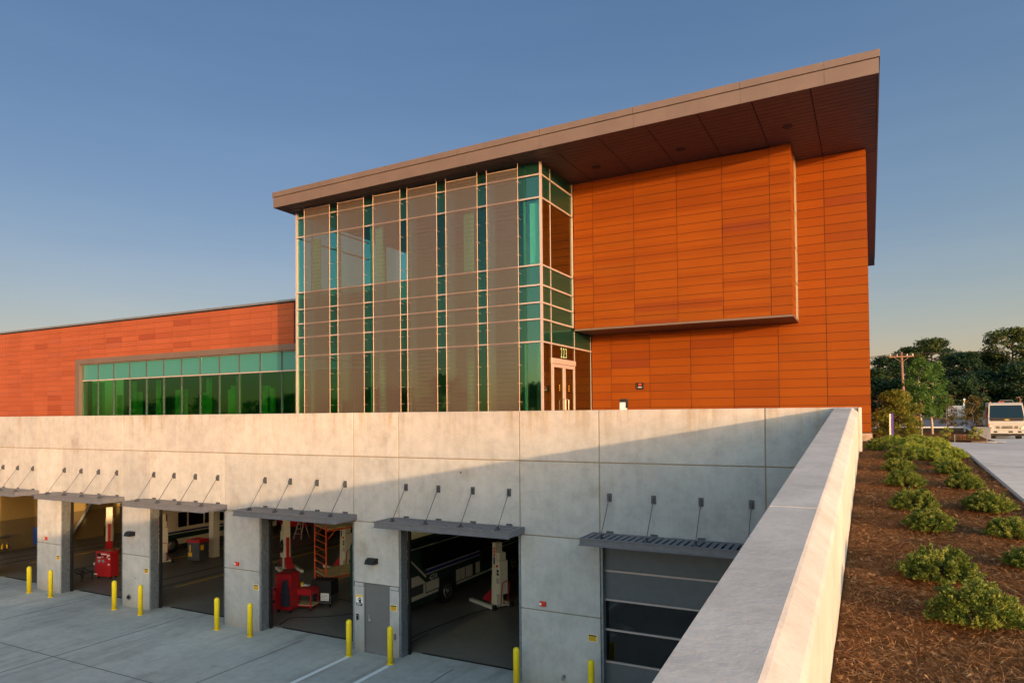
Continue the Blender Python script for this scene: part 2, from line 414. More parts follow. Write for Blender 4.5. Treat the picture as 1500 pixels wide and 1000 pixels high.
e[0].position = .0; e[0].color = (1.10,.82,.86,1); e[1].position = .55; e[1].color = (.80,.93,1,1); x = e.new(.12); x.color = (1.02,.88,.82,1); x = e.new(.28); x.color = (.88,.90,.90,1)
L(nt, sz.outputs['Z'], r2.inputs['Fac'])
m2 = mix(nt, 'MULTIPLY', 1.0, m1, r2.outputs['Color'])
mpc = N(nt, 'ShaderNodeMapping'); mpc.inputs['Scale'].default_value = (1.2, 1.2, 9); mpc.inputs['Rotation'].default_value = (0, R(6), 0); L(nt, tc.outputs['Generated'], mpc.inputs['Vector'])
cn = N(nt, 'ShaderNodeTexNoise', Scale=2.6, Detail=7, Roughness=.6); L(nt, mpc.outputs['Vector'], cn.inputs['Vector'])
cr = N(nt, 'ShaderNodeValToRGB'); e = cr.color_ramp.elements; e[0].position = .42; e[0].color = (.99,.992,.995,1); e[1].position = .80; e[1].color = (1.07,1.05,1.03,1); L(nt, cn.outputs['Fac'], cr.inputs['Fac'])
m2 = mix(nt, 'MULTIPLY', 1.0, m2, cr.outputs['Color'])
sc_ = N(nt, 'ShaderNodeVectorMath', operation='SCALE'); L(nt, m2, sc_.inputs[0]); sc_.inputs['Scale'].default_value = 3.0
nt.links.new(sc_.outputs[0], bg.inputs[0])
scene.view_settings.view_transform = 'Standard'; scene.view_settings.look = 'None'; scene.view_settings.gamma = 1
scene.view_settings.exposure = 1.2

# ------------------------------------------------------------------ terrain (the setting)
W0 = 17.0                                  # plane of the lower facade
PROF = [(-80,.58),(17,6.40),(21,6.36),(25.5,6.30),(35,5.86),(45,5.50),(46.2,5.52),(58,5.98),(96,6.20),(112,6.4),(400,7.0)]
def gz(x, y):
    for (a, za), (b, zb) in zip(PROF, PROF[1:]):
        if y <= b:
            z = za + (zb-za)*(max(y,a)-a)/(b-a); break
    else: z = PROF[-1][1]
    if y > 45 and x > 5.9: z += (5.50-z)*min(1,(x-5.9)/.4)*(1 if y < 58 else max(0,1-(y-58)/4))
    return z - .012*max(0, min(x, 30)-2)*(1 if y < 40 else max(0,1-(y-40)/5))
def kerbx(y): return 1.79 - .008*(y-12) if y < 24 else 1.69 + (y-24)*.01
def sheet(name, xs, ys, zoff, mat, kind='structure', xf=None, bumpy=0):
    b = MB(); n = len(xs)
    vs = []
    for y in ys:
        for i, x in enumerate(xs):
            X = xf(i, y) if xf else x
            z = gz(X, y) + zoff
            if bumpy: z += bumpy*(noise.noise(Vector((X*1.6, y*1.6, 0)))*.9 + noise.noise(Vector((X*6, y*6, 3)))*.35)
            vs.append((X, y, z))
    fs = [(j*n+i, j*n+i+1, (j+1)*n+i+1, (j+1)*n+i) for j in range(len(ys)-1) for i in range(n-1)]
    b.add(vs, fs)
    o = b.build(name, mat, None, True); tag(o, kind=kind); return o
b = MB(); b.quad((-2500,-2500,-.25),(2500,-2500,-.25),(2500,2500,-.25),(-2500,2500,-.25))
tag(b.build('ground', M['dirt']), kind='structure')
b = MB(); b.quad((-90,-70,0),(-.5,-70,0),(-.5,17.62,0),(-90,17.62,0)); tag(b.build('apron', M['apron']), kind='structure')
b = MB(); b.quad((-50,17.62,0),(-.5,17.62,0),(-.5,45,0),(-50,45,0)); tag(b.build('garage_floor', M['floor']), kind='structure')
ys = [-80,-40,-10,0,5,10,17,21,25.5,30,35,40,45,46.2,50,58,62,70,96,112,180,400]
sheet('terrain', [-.25,0,2,5,5.9,6.3,10,20,30,60,300], ys, -.03, M['dirt'])
b = MB(); b.quad((-300,44,5.0),(-.25,44,5.0),(-.25,400,6.9),(-300,400,6.9)); tag(b.build('terrain_behind', M['dirt']), kind='structure')
fy = [-12+i*.12 for i in range(int(57/.12))]
mu = sheet('mulch_bed', [0]*26, fy, .02, M['mulch'], xf=lambda i, y: -.24 + (kerbx(y)-.03+.24)*i/25, bumpy=.035)
sheet('driveway', [0]*4, [-60,0,10,17,21,25.5,30,35,40,45.2], .012, M['drive'], xf=lambda i, y: [kerbx(y), kerbx(y)+3, 12, 40][i])
sheet('parking_area', [6.32,9,15,40], [45.2,50,57.9], .012, M['drive'])
sheet('planter_bed', [-.2,2,5,5.85], [46.2,50,54,58], .07, M['mulch'])
sheet('street', [-40,0,30,60,200], [59,70,96], .02, M['asphalt'])
sheet('lawn', [-60,0,30,60,250], [97,104,112,135], .05, M['grass'])
b = MB()                                     # kerbs of the street
for x in range(-30, 120, 6): b.box(x, x+5.98, 58.2, 58.5, gz(x,58)-.1, gz(x,58)+.16)
tag(b.build('street_kerb', M['white']), kind='structure')
b = MB()                                     # kerb edging of the driveway
for i in range(70):
    y = -20+i; x0, x1 = kerbx(y), kerbx(y+1)
    b.hexa([(x0-.05,y+.01,gz(x0,y)-.1),(x0,y+.01,gz(x0,y)-.1),(x1,y+.99,gz(x1,y+1)-.1),(x1-.05,y+.99,gz(x1,y+1)-.1)],
           [(x0-.05,y+.01,gz(x0,y)+.045),(x0,y+.01,gz(x0,y)+.045),(x1,y+.99,gz(x1,y+1)+.045),(x1-.05,y+.99,gz(x1,y+1)+.045)])
    if y > 44: break
tag(b.build('driveway_edging', M['doorgrey']), kind='structure')
b = MB()                                     # control joints of the driveway: shallow dark strips
for y in (6, 10.5, 15, 19.5, 24, 30, 36): b.quad((kerbx(y)+.02,y,gz(2,y)+.0165),(40,y,gz(40,y)+.0165),(40,y+.03,gz(40,y)+.0165),(kerbx(y)+.02,y+.03,gz(2,y)+.0165))
tag(b.build('driveway_joints', M['doorgrey']), kind='structure')
b = MB()                                     # saw-cut joints of the apron
for y in (12.4, 7.2, 2): b.box(-90,-.9, y,y+.025, -.05,.004)
for x in (-45.5,-39.9,-34.1,-28.2,-22.4,-16.6,-10.8,-5): b.box(x,x+.025, -40,16.95, -.05,.0045)
tag(b.build('apron_joints', M['darkalu']), kind='structure')
b = MB()
b.box(-14.27,-14.13, 8.5,16.38, -.02,.008); b.box(-12.70,-12.56, 8.5,16.32, -.02,.008)
b.box(-8.9,-8.76, 8.5,15.9,-.02,.008)
tag(b.build('parking_stripes', M['white']), kind='structure')
b = MB()                                     # slot drains in front of each bay
for k in range(6): b.box(-41.5+5.83*k, -37.9+5.83*k, 17.60, 17.70, -.03, .006)
tag(b.build('slot_drains', M['black']), kind='structure')
b = MB()
for cx in (-39.5,-33.7,-27.85):
    for d in (-.62,.55): b.box(cx+d, cx+d+.10, 18.4, 44, -.02, .006)
tag(b.build('floor_tracks', M['black']), kind='structure')
b = MB()
for cx in (-37.9,-32.2,-26.75,-21.3): b.box(cx, cx+.09, 19.8, 44, -.02, .007)
tag(b.build('floor_lines', M['signyel']), kind='structure')

# ------------------------------------------------------------------ lower garage building
G = thing('garage_building', (-20, 17, 0), 'long pale precast concrete service garage with six bays, cut into the slope below the plaza', 'garage')
GO = (-20, 17, 0)
BAYS = [(-41.83,-37.72),(-36.00,-31.89),(-30.17,-26.06),(-24.42,-20.31),(-18.59,-14.48),(-12.73,-8.62),(-6.30,-2.20)]
HEAD = 4.0
b = MB(GO); g = .014
zs = [(-.2,2.0),(2.0,HEAD),(HEAD,6.02),(6.02,7.39)]
VJ = [-50]+[x for ab in BAYS for x in ab]+[-.25]
for i in range(len(VJ)-1):
    x0, x1 = VJ[i]+g, VJ[i+1]-g
    openb = i % 2 == 1
    for (z0, z1) in zs:
        if openb and z1 <= HEAD: continue
        if (i == 10) and z0 < 2.1 and z1 <= 2.2:   # pillar with the door
            b.bbox(x0,-14.09, 17,17.35, z0, z1-g, .012); b.bbox(-13.09,x1, 17,17.35, z0, z1-g, .012); continue
        if i == 10 and z0 == 2.0:
            b.bbox(x0,x1,17,17.35,2.12,z1-g,.012); b.box(x0+.02,-14.10,17.004,17.34,2.0,2.1); b.box(-13.08,x1-.02,17.004,17.34,2.0,2.1); continue
        zz = z1 if z1 > 7 else z1-g
        b.bbox(x0,x1, 17,17.35, z0+(g if z0 > 0 else 0), zz, .014)
b.build('precast_panel', M['conc'], G)
b = MB(GO)
for i in range(len(VJ)-1):
    x0, x1 = VJ[i], VJ[i+1]
    openb = i % 2 == 1
    a = .04 if openb else .0
    for X in (x0,):
        if X > -49: b.box(X-.02, X+.02, 17.022,17.30, (HEAD if True else 0)+.02, 7.37)
    b.box(x0+.025, x1-.025, 17.022, 17.3, 6.0, 6.04)
    if not openb:
        for z in (2.0,HEAD):
            if i == 10 and z == 2.0: continue
            b.box(x0+.045, x1-.045, 17.022, 17.3, z-.03, z+.03)
b.build('joint_sealant', M['sealant'], G)
# shell of the garage
b = MB(GO)
b.box(-50,-.3, 17.36,46, 5.55,5.95)
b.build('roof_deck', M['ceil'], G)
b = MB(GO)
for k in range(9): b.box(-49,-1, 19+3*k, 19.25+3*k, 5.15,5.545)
b.build('ceiling_beam', M['ceil'], G)
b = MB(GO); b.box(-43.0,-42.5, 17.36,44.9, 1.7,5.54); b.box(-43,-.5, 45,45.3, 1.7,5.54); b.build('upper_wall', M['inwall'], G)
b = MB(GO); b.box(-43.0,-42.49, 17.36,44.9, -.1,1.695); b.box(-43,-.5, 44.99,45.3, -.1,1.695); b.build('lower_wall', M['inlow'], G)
b = MB(GO); b.box(-.7,-.3, 17.36,45, -.1,5.54); b.build('east_wall', M['inwall'], G)
for cx in (-25.4,-19.6):
    b = MB(GO); b.bbox(cx-.2,cx+.2, 30.0,30.4, 0,5.14,.02); b.build('column', M['inwhite'], G)
b = MB(GO); b.bbox(-30.75,-30.42, 24.75,25.15, 0,5.14,.02); b.build('column', M['inwhite'], G)
b = MB(GO); b.tube([(-42.2,24.2,.1),(-42.2,27.4,4.8)], .11, 6); b.build('diagonal_brace', M['galv'], G)
b = MB(GO); b.tube([(-42.35,23.9,.1),(-42.35,23.9,5)], .05, 6); b.bbox(-42.45,-42.25,23.75,24.05,2.2,2.7,.02); b.build('wall_pipe', M['black'], G)
for k, (x0, x1) in enumerate(BAYS):          # galvanised jamb frames
    b = MB(GO)
    b.box(x0+.004,x0+.06, 17.02,17.34, 0,HEAD-.02); b.box(x1-.06,x1-.004, 17.02,17.34, 0,HEAD-.02); b.box(x0+.06,x1-.06,17.05,17.34,HEAD-.07,HEAD-.02)
    b.build('door_frame', M['galv'], G)
    b = MB(GO)
    b.box(x0+.06,x0+.12, 17.36,17.46, 0,HEAD); b.box(x1-.12,x1-.06, 17.36,17.46, 0,HEAD)
    b.build('door_track', M['black'], G)
# sectional door in the near bay
x0, x1 = BAYS[6]
sd_ = bpy.data.objects.new('sectional_door', None); COL.objects.link(sd_); sd_.parent = G; sd_['label'] = 'grey sectional overhead door with two glazed rows, shut'
DO = GO
for (z0, z1) in ((3.22,3.95),(2.47,3.18),(.02,.83)):
    b = MB(DO); b.box(x0+.06,x1-.06, 17.22,17.27, z0, z1); b.build('door_panel', M['secgrey'], sd_)
for (z0, z1) in ((1.70,2.43),(.87,1.66)):
    b = MB(DO); b.box(x0+.06,x1-.06, 17.235,17.25, z0, z1); b.build('door_pane', M['doorglass'], sd_)
for z in (3.2,2.45,1.68,.85):
    b = MB(DO); b.bbox(x0+.06,x1-.06, 17.19,17.28, z-.022, z+.022,.006); b.build('door_rail', M['alu'], sd_)
# personnel door
b = MB(GO); b.bbox(-14.05,-13.13, 17.05,17.10, .01,2.06,.004); pd = b.build('personnel_door', M['doorgrey'], G)
b = MB(GO); b.bbox(-13.93,-13.87,17.02,17.05,.93,1.13,.005); b.tube([(-13.9,17.03,1.0),(-13.9,16.98,1.0),(-13.76,16.98,1.0)],.012,6); b.build('handle', M['chrome'], pd)
b = MB(GO); b.box(-14.09,-14.05,17.03,17.2,0,2.10); b.box(-13.13,-13.09,17.03,17.2,0,2.10); b.box(-14.05,-13.13,17.03,17.2,2.065,2.10); b.build('frame', M['doorgrey'], pd)
b = MB(GO); b.box(-14.05,-13.13,16.9,17.045,-.01,.012); b.build('threshold', M['chrome'], pd)

# lit tube lamps under the garage ceiling (seen mirrored on the bus roof)
M['tube'] = plain('lit_tube', (.9,.8,.5), .5, em=(1,.85,.45,14))
first_l = None
for (x, y, lab) in ((-16.6,22.5,'lit tube lamp hanging over the front of the dark bus'),(-16.6,27.5,'lit tube lamp hanging over the rear of the dark bus'),(-22.5,24.5,'lit tube lamp hanging over the scaffold bay')):
    if first_l is None:
        t = first_l = thing('tube_lamp', (x,y,4.9), lab, 'lamp', 'tube lamps under the garage ceiling')
        b = MB(); b.prism([(-.12,.04),(.12,.04),(.05,.12),(-.05,.12)],1,-.7,.7); b.tube([(0,-.5,.12),(0,-.5,.6)],.01,4); b.tube([(0,.5,.12),(0,.5,.6)],.01,4); b.build('reflector', M['white'], t)
        b = MB(); b.tube([(0,-.66,.01),(0,.66,.01)],.022,8); b.build('tube', M['tube'], t)
    else:
        c = copy_tree(first_l); c.location = (x,y,4.9); c['label'] = lab
# canopies
def make_canopy(cx):
    c = bpy.data.objects.new('canopy', None); COL.objects.link(c); c.parent = G; c.location = (cx+20, 0, 0)
    x0, x1 = -2.23, 2.21
    b = MB((0,17,0))
    for (a, bb_, y0, y1) in ((x0,x1,16.04,16.08),(x0,x1,16.93,16.97),(x0,x0+.04,16.08,16.93),(x1-.04,x1,16.08,16.93)):
        b.box(a,bb_,y0,y1,4.05,4.22)
    b.box(x0-.02,x1+.02,16.0,16.04,4.035,4.055); b.box(x0-.02,x1+.02,16.0,16.04,4.205,4.225)
    b.build('frame', M['can'], c)
    b = MB((0,17,0)); b.box(x0+.04,x1-.04,16.08,16.93,4.10,4.115); b.build('deck', M['black'], c)
    b = MB((0,17,0)); n = 26
    for i in range(n):
        x = x0+.1+(x1-x0-.2)*i/(n-1); b.box(x-.055,x+.055,16.081,16.929,4.188,4.204)
    b.build('ribs', M['can'], c)
    for dx in (-1.77,-.61,.56,1.73):
        b = MB((0,17,0)); b.bbox(dx-.06,dx+.06,16.97,16.999,5.03,5.24,.005); b.box(dx-.012,dx+.012,16.90,16.972,5.06,5.19); b.build('bracket', M['darkalu'], c)
        b = MB((0,17,0)); b.tube([(dx,16.93,5.1),(dx,16.30,4.24)],.011,5); b.build('tie_rod', M['rope'], c)
        b = MB((0,17,0)); b.box(dx-.035,dx+.035,16.22,16.38,4.20,4.245); b.box(dx-.012,dx+.012,16.24,16.36,4.245,4.30); b.build('lug', M['darkalu'], c)
        b = MB((0,17,0)); b.box(dx-.09,dx+.09,16.975,16.998,4.10,4.27); b.build('wall_clip', M['darkalu'], c)
    return c
c0 = make_canopy((BAYS[0][0]+BAYS[0][1])/2)
for (a, b_) in BAYS[1:]:
    c = copy_tree(c0, G); c.location = ((a+b_)/2+20, 0, 0)

# ------------------------------------------------------------------ ramp parapet
def pz(y): return 7.38 - .0725*(17-y)
P = thing('ramp_parapet', (-.5, 0, 0), 'sloping concrete retaining wall running from the camera up to the far wall corner', 'wall')
b = MB((-.5,0,0))
segs = [-30,-21,-12,-3,5.75,11.4,16.985]
for a, c in zip(segs, segs[1:]):
    a2, c2 = a+.006, c-.006
    prof = lambda z: [(-.72,z-.0),(-.375,z),(-.355,z-.01),(-.262,z-.085),(-.245,z-.11),(-.245,-.2),(-.72,-.2)]
    pa, pc = prof(pz(a2)), prof(pz(c2))
    n = len(pa)
    b.add([(x,a2,z) for x,z in pa]+[(x,c2,z) for x,z in pc], [tuple(range(n)), tuple(range(n,2*n))[::-1]]+[(i,n+i,n+(i+1)%n,(i+1)%n) for i in range(n)])
b.build('coping_and_wall', M['conc_cap'], P)
b = MB((-.5,0,0))
for c in segs[1:-1]: b.box(-.70,-.265, c-.0055,c+.0055, -.1, pz(c)-.11)
b.build('joint_filler', M['blockgrey'], P)
b = MB((-.25,17.1,6)); b.bbox(-.245,-.185,16.9,17.35,5.9,7.385,.01)
tag(b.build('corner_post', M['conc_cap'], None), 'narrow concrete end post closing the corner of the plaza wall', 'post').location = (-.25,17.1,6)

# ------------------------------------------------------------------ main building
B0 = (-9.77, 25.57, 6.6)
H = thing('main_building', B0, 'two storey building of orange cladding planks with a sloping flat roof and green glass tower', 'building')
YB, YX, YC, XC, XL = 25.57, 23.74, 21.0, -9.77, -20.78
def rz_(x): return 16.0 + .0172*(x-.34)       # underside of the sloping roof
PX, PZ = 1.524, .3048
def planks(b, xs, z0, top, y, th=.02, gap=.008, facing='y'):
    """rows of cladding planks; xs joint positions; top(x) gives upper limit"""
    k = 0
    while True:
        za = z0 + k*PZ; zb = za + PZ
        if za > max(top(xs[0]), top(xs[-1])): break
        for a, c in zip(xs, xs[1:]):
            a1, c1 = a+gap, c-gap
            ta, tc = min(zb-gap, top(a1)), min(zb-gap, top(c1))
            lo = za+gap
            if ta <= lo+.01 or tc <= lo+.01: continue
            if facing == 'y':
                b.hexa([(a1,y,lo),(c1,y,lo),(c1,y+th,lo),(a1,y+th,lo)], [(a1,y,ta),(c1,y,tc),(c1,y+th,tc),(a1,y+th,ta)])
            else:
                b.hexa([(y-th,a1,lo),(y,a1,lo),(y,c1,lo),(y-th,c1,lo)], [(y-th,a1,ta),(y,a1,ta),(y,c1,tc),(y-th,c1,tc)])
        k += 1
JX = [-9.72,-8.93,-7.40,-5.86,-4.33,-2.82,-1.29,.0]
b = MB(B0); planks(b, JX, 6.6, lambda x: rz_(x)-.01, YB); b.build('wall_cladding', M['orange'], H)
b = MB(B0); planks(b, [25.6,27.1,28.6,30.1,31.6,33.1,34.6,36.1,37.6,39.1,40.6,42.1,43.6], 6.6, lambda x: 15.9, 0, facing='x'); b.build('side_cladding', M['orange'], H)
b = MB(B0); b.box(-9.75,-.022, YB+.021,44, 6.55,15.9); b.build('wall_core', M['backing'], H)
b = MB(B0); b.box(-9.7,.0-.004, YB+.01,38, 5.6,6.545); b.box(-.5,.03,25.50,25.58,6.1,6.57); b.build('foundation', M['brick'], H)
# projecting box
JB = [-9.70,-8.94,-7.39,-5.85,-4.32,-2.81,-2.17]
b = MB(B0); planks(b, JB, 10.42, lambda x: rz_(x)-.01, YX)
planks(b, [23.765,24.92], 10.42, lambda x: rz_(-2.17)-.01, -2.17, facing='x')
bx = b.build('upper_box', M['orange'], H)
b = MB(B0); b.box(-9.70,-2.192, YX+.021,YB-.002, 10.44,15.9); b.build('box_core', M['backing'], bx)
b = MB(B0); b.box(-9.70,-2.16, YX-.004,YB-.003, 10.36,10.415); b.build('box_underside', M['soffit'], bx)
b = MB(B0); b.box(-9.70,-2.15, YX-.012,YX-.0045, 10.355,10.42); b.box(-2.158,-2.148,YX-.004,YB-.003,10.355,10.42); b.build('edge_trim', M['bronze'], bx)
for (z0, z1) in ((10.44,11.6),(11.64,12.8),(12.84,14.0),(14.04,15.2),(15.24,15.93)):
    b = MB(B0); b.box(-2.19,-2.155, 24.95,25.55, z0, z1); b.build('slot_panel', M['slot'], bx)
for (x, y) in ((-8.3,24.6),(-5.3,24.6),(-3.4,24.7)):
    b = MB(B0); b.lathe((x,y,10.352),(0,0,1),[(0,.07),(.006,.07)],12); b.build('underside_light', M['darkalu'], bx)

# roof
RX0, RX1, RY0, RY1 = -21.10, .34, 20.0, 46.5
def slab(b, x0, x1, y0, y1, d0, d1, n=1):
    b.hexa([(x0,y0,rz_(x0)+d0),(x1,y0,rz_(x1)+d0),(x1,y1,rz_(x1)+d0),(x0,y1,rz_(x0)+d0)],
           [(x0,y0,rz_(x0)+d1),(x1,y0,rz_(x1)+d1),(x1,y1,rz_(x1)+d1),(x0,y1,rz_(x0)+d1)])
b = MB(B0); slab(b, RX0+.03, RX1-.03, RY0+.03, RY1-.03, .03, .56); roof = b.build('roof', M['bronze'], H)
b = MB(B0); jt = [RX0,-18.6,-15.5,-12.4,-9.3,-6.2,-3.1,-.95,RX1]
for a, c in zip(jt, jt[1:]):
    slab(b, a+.004, c-.004, RY0, RY0+.03, 0, .40)
slab(b, RX1-.03, RX1, RY0+.031, RY1, 0, .40); slab(b, RX0, RX0+.03, RY0+.031, RY1, 0, .40); slab(b, RX0+.03, RX1-.03, RY1-.03, RY1, 0, .4)
b.build('fascia', M['bronze'], roof)
b = MB(B0)
for a, c in zip(jt, jt[1:]): slab(b, a+.006-(.03 if a == RX0 else 0), c-.006+(.03 if c == RX1 else 0), RY0-.03, RY0+.03, .415, .61)
slab(b, RX1-.03, RX1+.028, RY0+.031, RY1+.03, .415, .61); slab(b, RX0-.028, RX0+.03, RY0+.031, RY1+.03, .415, .61)
b.build('roof_edge_cap', M['bronze'], roof)
b = MB(B0)
sx_ = [RX0+.035,-19.9,-18.1,-16.1,-14.1,-12.1,-10.49,-8.96,-7.39,-5.86,-4.32,-2.81,-1.3,RX1-.035]
y = RY0+.035
while y < 26:
    for a, c in zip(sx_, sx_[1:]): slab(b, a+.014, c-.014, y+.011, y+.249, .004, .028)
    y += .26
slab(b, RX0+.035, RX1-.035, 26.05, RY1-.04, .004, .028)
b.build('soffit', M['soffit'], roof)
b = MB(B0); slab(b, RX0+.035, RX1-.035, RY0+.035, 26.04, .0285, .0295); b.build('soffit_backing', M['backing'], roof)
for (x, y) in ((-8.32,22.5),(-5.37,22.45),(-2.1,22.35)):
    b = MB(B0); b.lathe((x,y,rz_(x)-.02),(0,0,1),[(0,.14),(.012,.15),(.021,.15)],20); b.build('soffit_light', M['black'], roof)

# glass tower
MZ = [9.73,10.49,11.05,11.64,12.32,14.60,15.38]
T0 = B0
tower = bpy.data.objects.new('glass_tower', None); COL.objects.link(tower); tower.parent = H
zb = 6.62
ZB = [zb]+MZ
def topz(x): return rz_(x)-.02
# glass rows: vision for tall ones, spandrel for the rest
def row_mat(i): return M['vglass'] if i in (0,5) else M['sglass']
rows = list(zip(ZB, ZB[1:]+[None]))
vx = [XL,-20.05,-18.6,-17.0,-15.2,-13.55,-11.85,-10.4,XC]
for i, (z0, z1) in enumerate(rows):
    b = MB(T0)
    for a, c in zip(vx, vx[1:]):
        ta, tc = (z1, z1) if z1 else (topz(a), topz(c))
        b.hexa([(a,YC,z0),(c,YC,z0),(c,YC+.02,z0),(a,YC+.02,z0)],[(a,YC,ta),(c,YC,tc),(c,YC+.02,tc),(a,YC+.02,ta)])
    b.build('front_glass', row_mat(i), tower)
    b = MB(T0)
    yend = YB-.01 if i < 2 else YX-.005
    t = z1 or topz(XC)
    if i == 0:
        for (ya, yb, za) in ((YC+.03,21.80,z0),(21.80,23.87,9.25),(23.87,yend,z0)): b.box(XC-.02,XC,ya+.005,yb-.005,za,t)
    else: b.box(XC-.02,XC,YC+.03,yend,z0,t)
    b.build('side_glass', M['sideglass'] if i in (0,5) else M['sglass'], tower)
    b = MB(T0); t = z1 or topz(XL); b.box(XL,XL+.02,YC+.03,YB+2,z0,t); b.build('west_glass', M['westglass'], tower)
for z in [zb+.03]+MZ:
    b = MB(T0); b.bbox(XL-.06,XC+.05,YC-.07,YC-.002,z-.026,z+.026,.006); b.build('mullion', M['alu'], tower)
    ye = YB-.02 if z < 10.4 else YX-.01
    b = MB(T0)
    if abs(z-zb-.03) < .01: b.box(XC+.002,XC+.05,YC,21.78,z-.026,z+.026); b.box(XC+.002,XC+.05,23.88,ye,z-.026,z+.026)
    else: b.box(XC+.002,XC+.05,YC,ye,z-.026,z+.026)
    b.build('side_mullion', M['alu'], tower)
    b = MB(T0); b.box(XL-.05,XL-.002,YC,YB,z-.03,z+.03); b.build('west_mullion', M['alu'], tower)
b = MB(T0); b.box(XC-.02,XC+.052,YC-.05,YC+.03,zb,topz(XC)); b.box(XL-.052,XL+.02,YC-.06,YC+.03,zb,topz(XL)); b.build('corner_mullion', M['alu'], tower)
for x in vx[1:-1]:
    b = MB(T0); b.box(x-.03,x+.03,YC+.022,YC+.12,zb,topz(x)); b.build('inner_mullion', M['alu'], tower)
for y, t in ((21.78,topz(XC)),(23.87,10.40),(YB-.03,10.40)):
    b = MB(T0); b.box(XC-.08,XC-.022,y-.02,y+.02,zb,t); b.box(XC+.002,XC+.012,y-.025,y+.025,zb,t) ; b.build('side_post', M['alu'], tower)
b = MB(T0); b.box(XC+.003,XC+.05,YX-.05,YX-.008,10.5,topz(XC)); b.build('side_post', M['alu'], tower)
b = MB(T0); b.box(XL-.3,XC+.15,YC-.35,YC+.05,6.45,6.62); b.build('sill', M['conc_cap'], tower)
# inside the tower
b = MB(T0)
b.box(XL+.05,XC-.1, YC+.35,YB+3, 10.55,11.5)
b.box(XL+.05,XC-.1, YC+.2,YB+3, 6.4,6.6)
b.build('floor_slab', M['ceil'], tower)
b = MB(T0); b.box(XL+.05,XC-.03, YB+3,YB+3.2, 6.6,15.6); b.box(-9.69,-9.6,YB+.05,YB+3,6.6,10.4); b.build('back_wall', M['inlow'], tower)
for (x, y) in ((-18.3,23.4),(-14.0,23.4),(-10.9,23.4)):
    b = MB(T0); b.tube([(x,y,6.6),(x,y,15.4)],.16,12); b.build('round_column', M['inwhite'], tower, True)
b = MB(T0); b.box(-17.5,-11.5,25.2,25.3,11.5,14.4); b.build('partition', M['ceil'], tower)
b = MB(T0)
for (x,w_) in ((-20.2,.5),(-16.9,.35),(-12.9,.4),(-10.25,.35)): b.box(x,x+w_,YC+.16,YC+.2,11.7,14.5)
b.build('window_blind', M['inwhite'], tower)
# screens
for x0, x1 in ((-20.11,-18.78),(-18.37,-17.08),(-16.63,-15.37),(-15.05,-13.75),(-13.36,-12.06),(-11.68,-10.47)):
    zt = 15.60
    b = MB(T0); b.quad((x0,20.7,6.75),(x1,20.7,6.75),(x1,20.7,zt),(x0,20.7,zt)); s = b.build('mesh_screen', M['screen'], tower)
    b = MB(T0)
    b.tube([(x0,20.69,6.6),(x0,20.69,rz_(x0)-.03)],.012,6); b.tube([(x1,20.69,6.6),(x1,20.69,rz_(x1)-.03)],.012,6); b.tube([(x0,20.69,zt),(x1,20.69,zt)],.022,6); b.tube([(x0,20.69,6.75),(x1,20.69,6.75)],.015,6)
    for k in range(14):
        z = 7.1+k*.62
        for x in (x0, x1): b.box(x-.035,x+.035,20.675,20.69,z-.014,z+.014); b.box(x-.005,x+.005,20.69,YC-.095,z-.005,z+.005)
    b.build('screen_frame', M['framealu'], s)
# entrance door pair
D = bpy.data.objects.new('entrance_door', None); COL.objects.link(D); D.parent = H
b = MB(T0)
for (ya, yb) in ((21.83,22.85),(22.86,23.84)):
    b.box(XC-.03,XC+.035,ya,ya+.09,6.65,9.05); b.box(XC-.03,XC+.035,yb-.09,yb,6.65,9.05); b.box(XC-.03,XC+.035,ya+.09,yb-.09,8.93,9.05); b.box(XC-.03,XC+.035,ya+.09,yb-.09,6.65,6.85)
b.box(XC-.03,XC+.06,21.80,23.87,9.06,9.24)
b.build('door_frame', M['alu'], D)
b = MB(T0); b.box(XC-.012,XC+.004,21.92,22.76,6.85,8.93); b.box(XC-.012,XC+.004,22.95,23.75,6.85,8.93); b.build('door_glass', M['sideglass'], D)
for y in (22.72,22.99):
    b = MB(T0); b.tube([(XC+.03,y,7.42),(XC+.12,y,7.44),(XC+.12,y,7.80),(XC+.03,y,7.82)],.016,6); b.build('pull_handle', M['chrome'], D)
b = MB(T0)
for y in (22.45,23.3):
    for k in range(3): b.box(XC+.005,XC+.009,y-.02,y+.02,8.12+k*.08,8.16+k*.08)
b.build('door_decals', M['signyel'], D)
def text(name, s, mat, loc, size, rot, parent=None, ext=.003, sx=1.0, sp=1.0):
    c = bpy.data.curves.new(name, 'FONT'); c.body = s; c.size = size; c.extrude = ext; c.align_x = 'CENTER'; c.space_character = sp
    t = bpy.data.objects.new('tmp', c); COL.objects.link(t)
    dg = bpy.context.evaluated_depsgraph_get(); dg.update()
    me = bpy.data.meshes.new_from_object(t.evaluated_get(dg)); bpy.data.objects.remove(t)
    me.materials.clear(); me.materials.append(mat)
    o = bpy.data.objects.new(name, me); COL.objects.link(o); o.scale = (sx,1,1); o.rotation_euler = rot
    o.location = loc
    if parent:
        o.parent = parent; o.location = Vector(loc) - parent.matrix_world.translation if False else loc
    return o
M['numwhite'] = plain('pale_number_film', (.38,.55,.30), .5, var=.02)
t = text('address_number', '223', M['numwhite'], Vector((XC+.008,22.86,9.30))-Vector(B0), .52, (R(90),0,R(90)), H, sx=.52, sp=1.55)
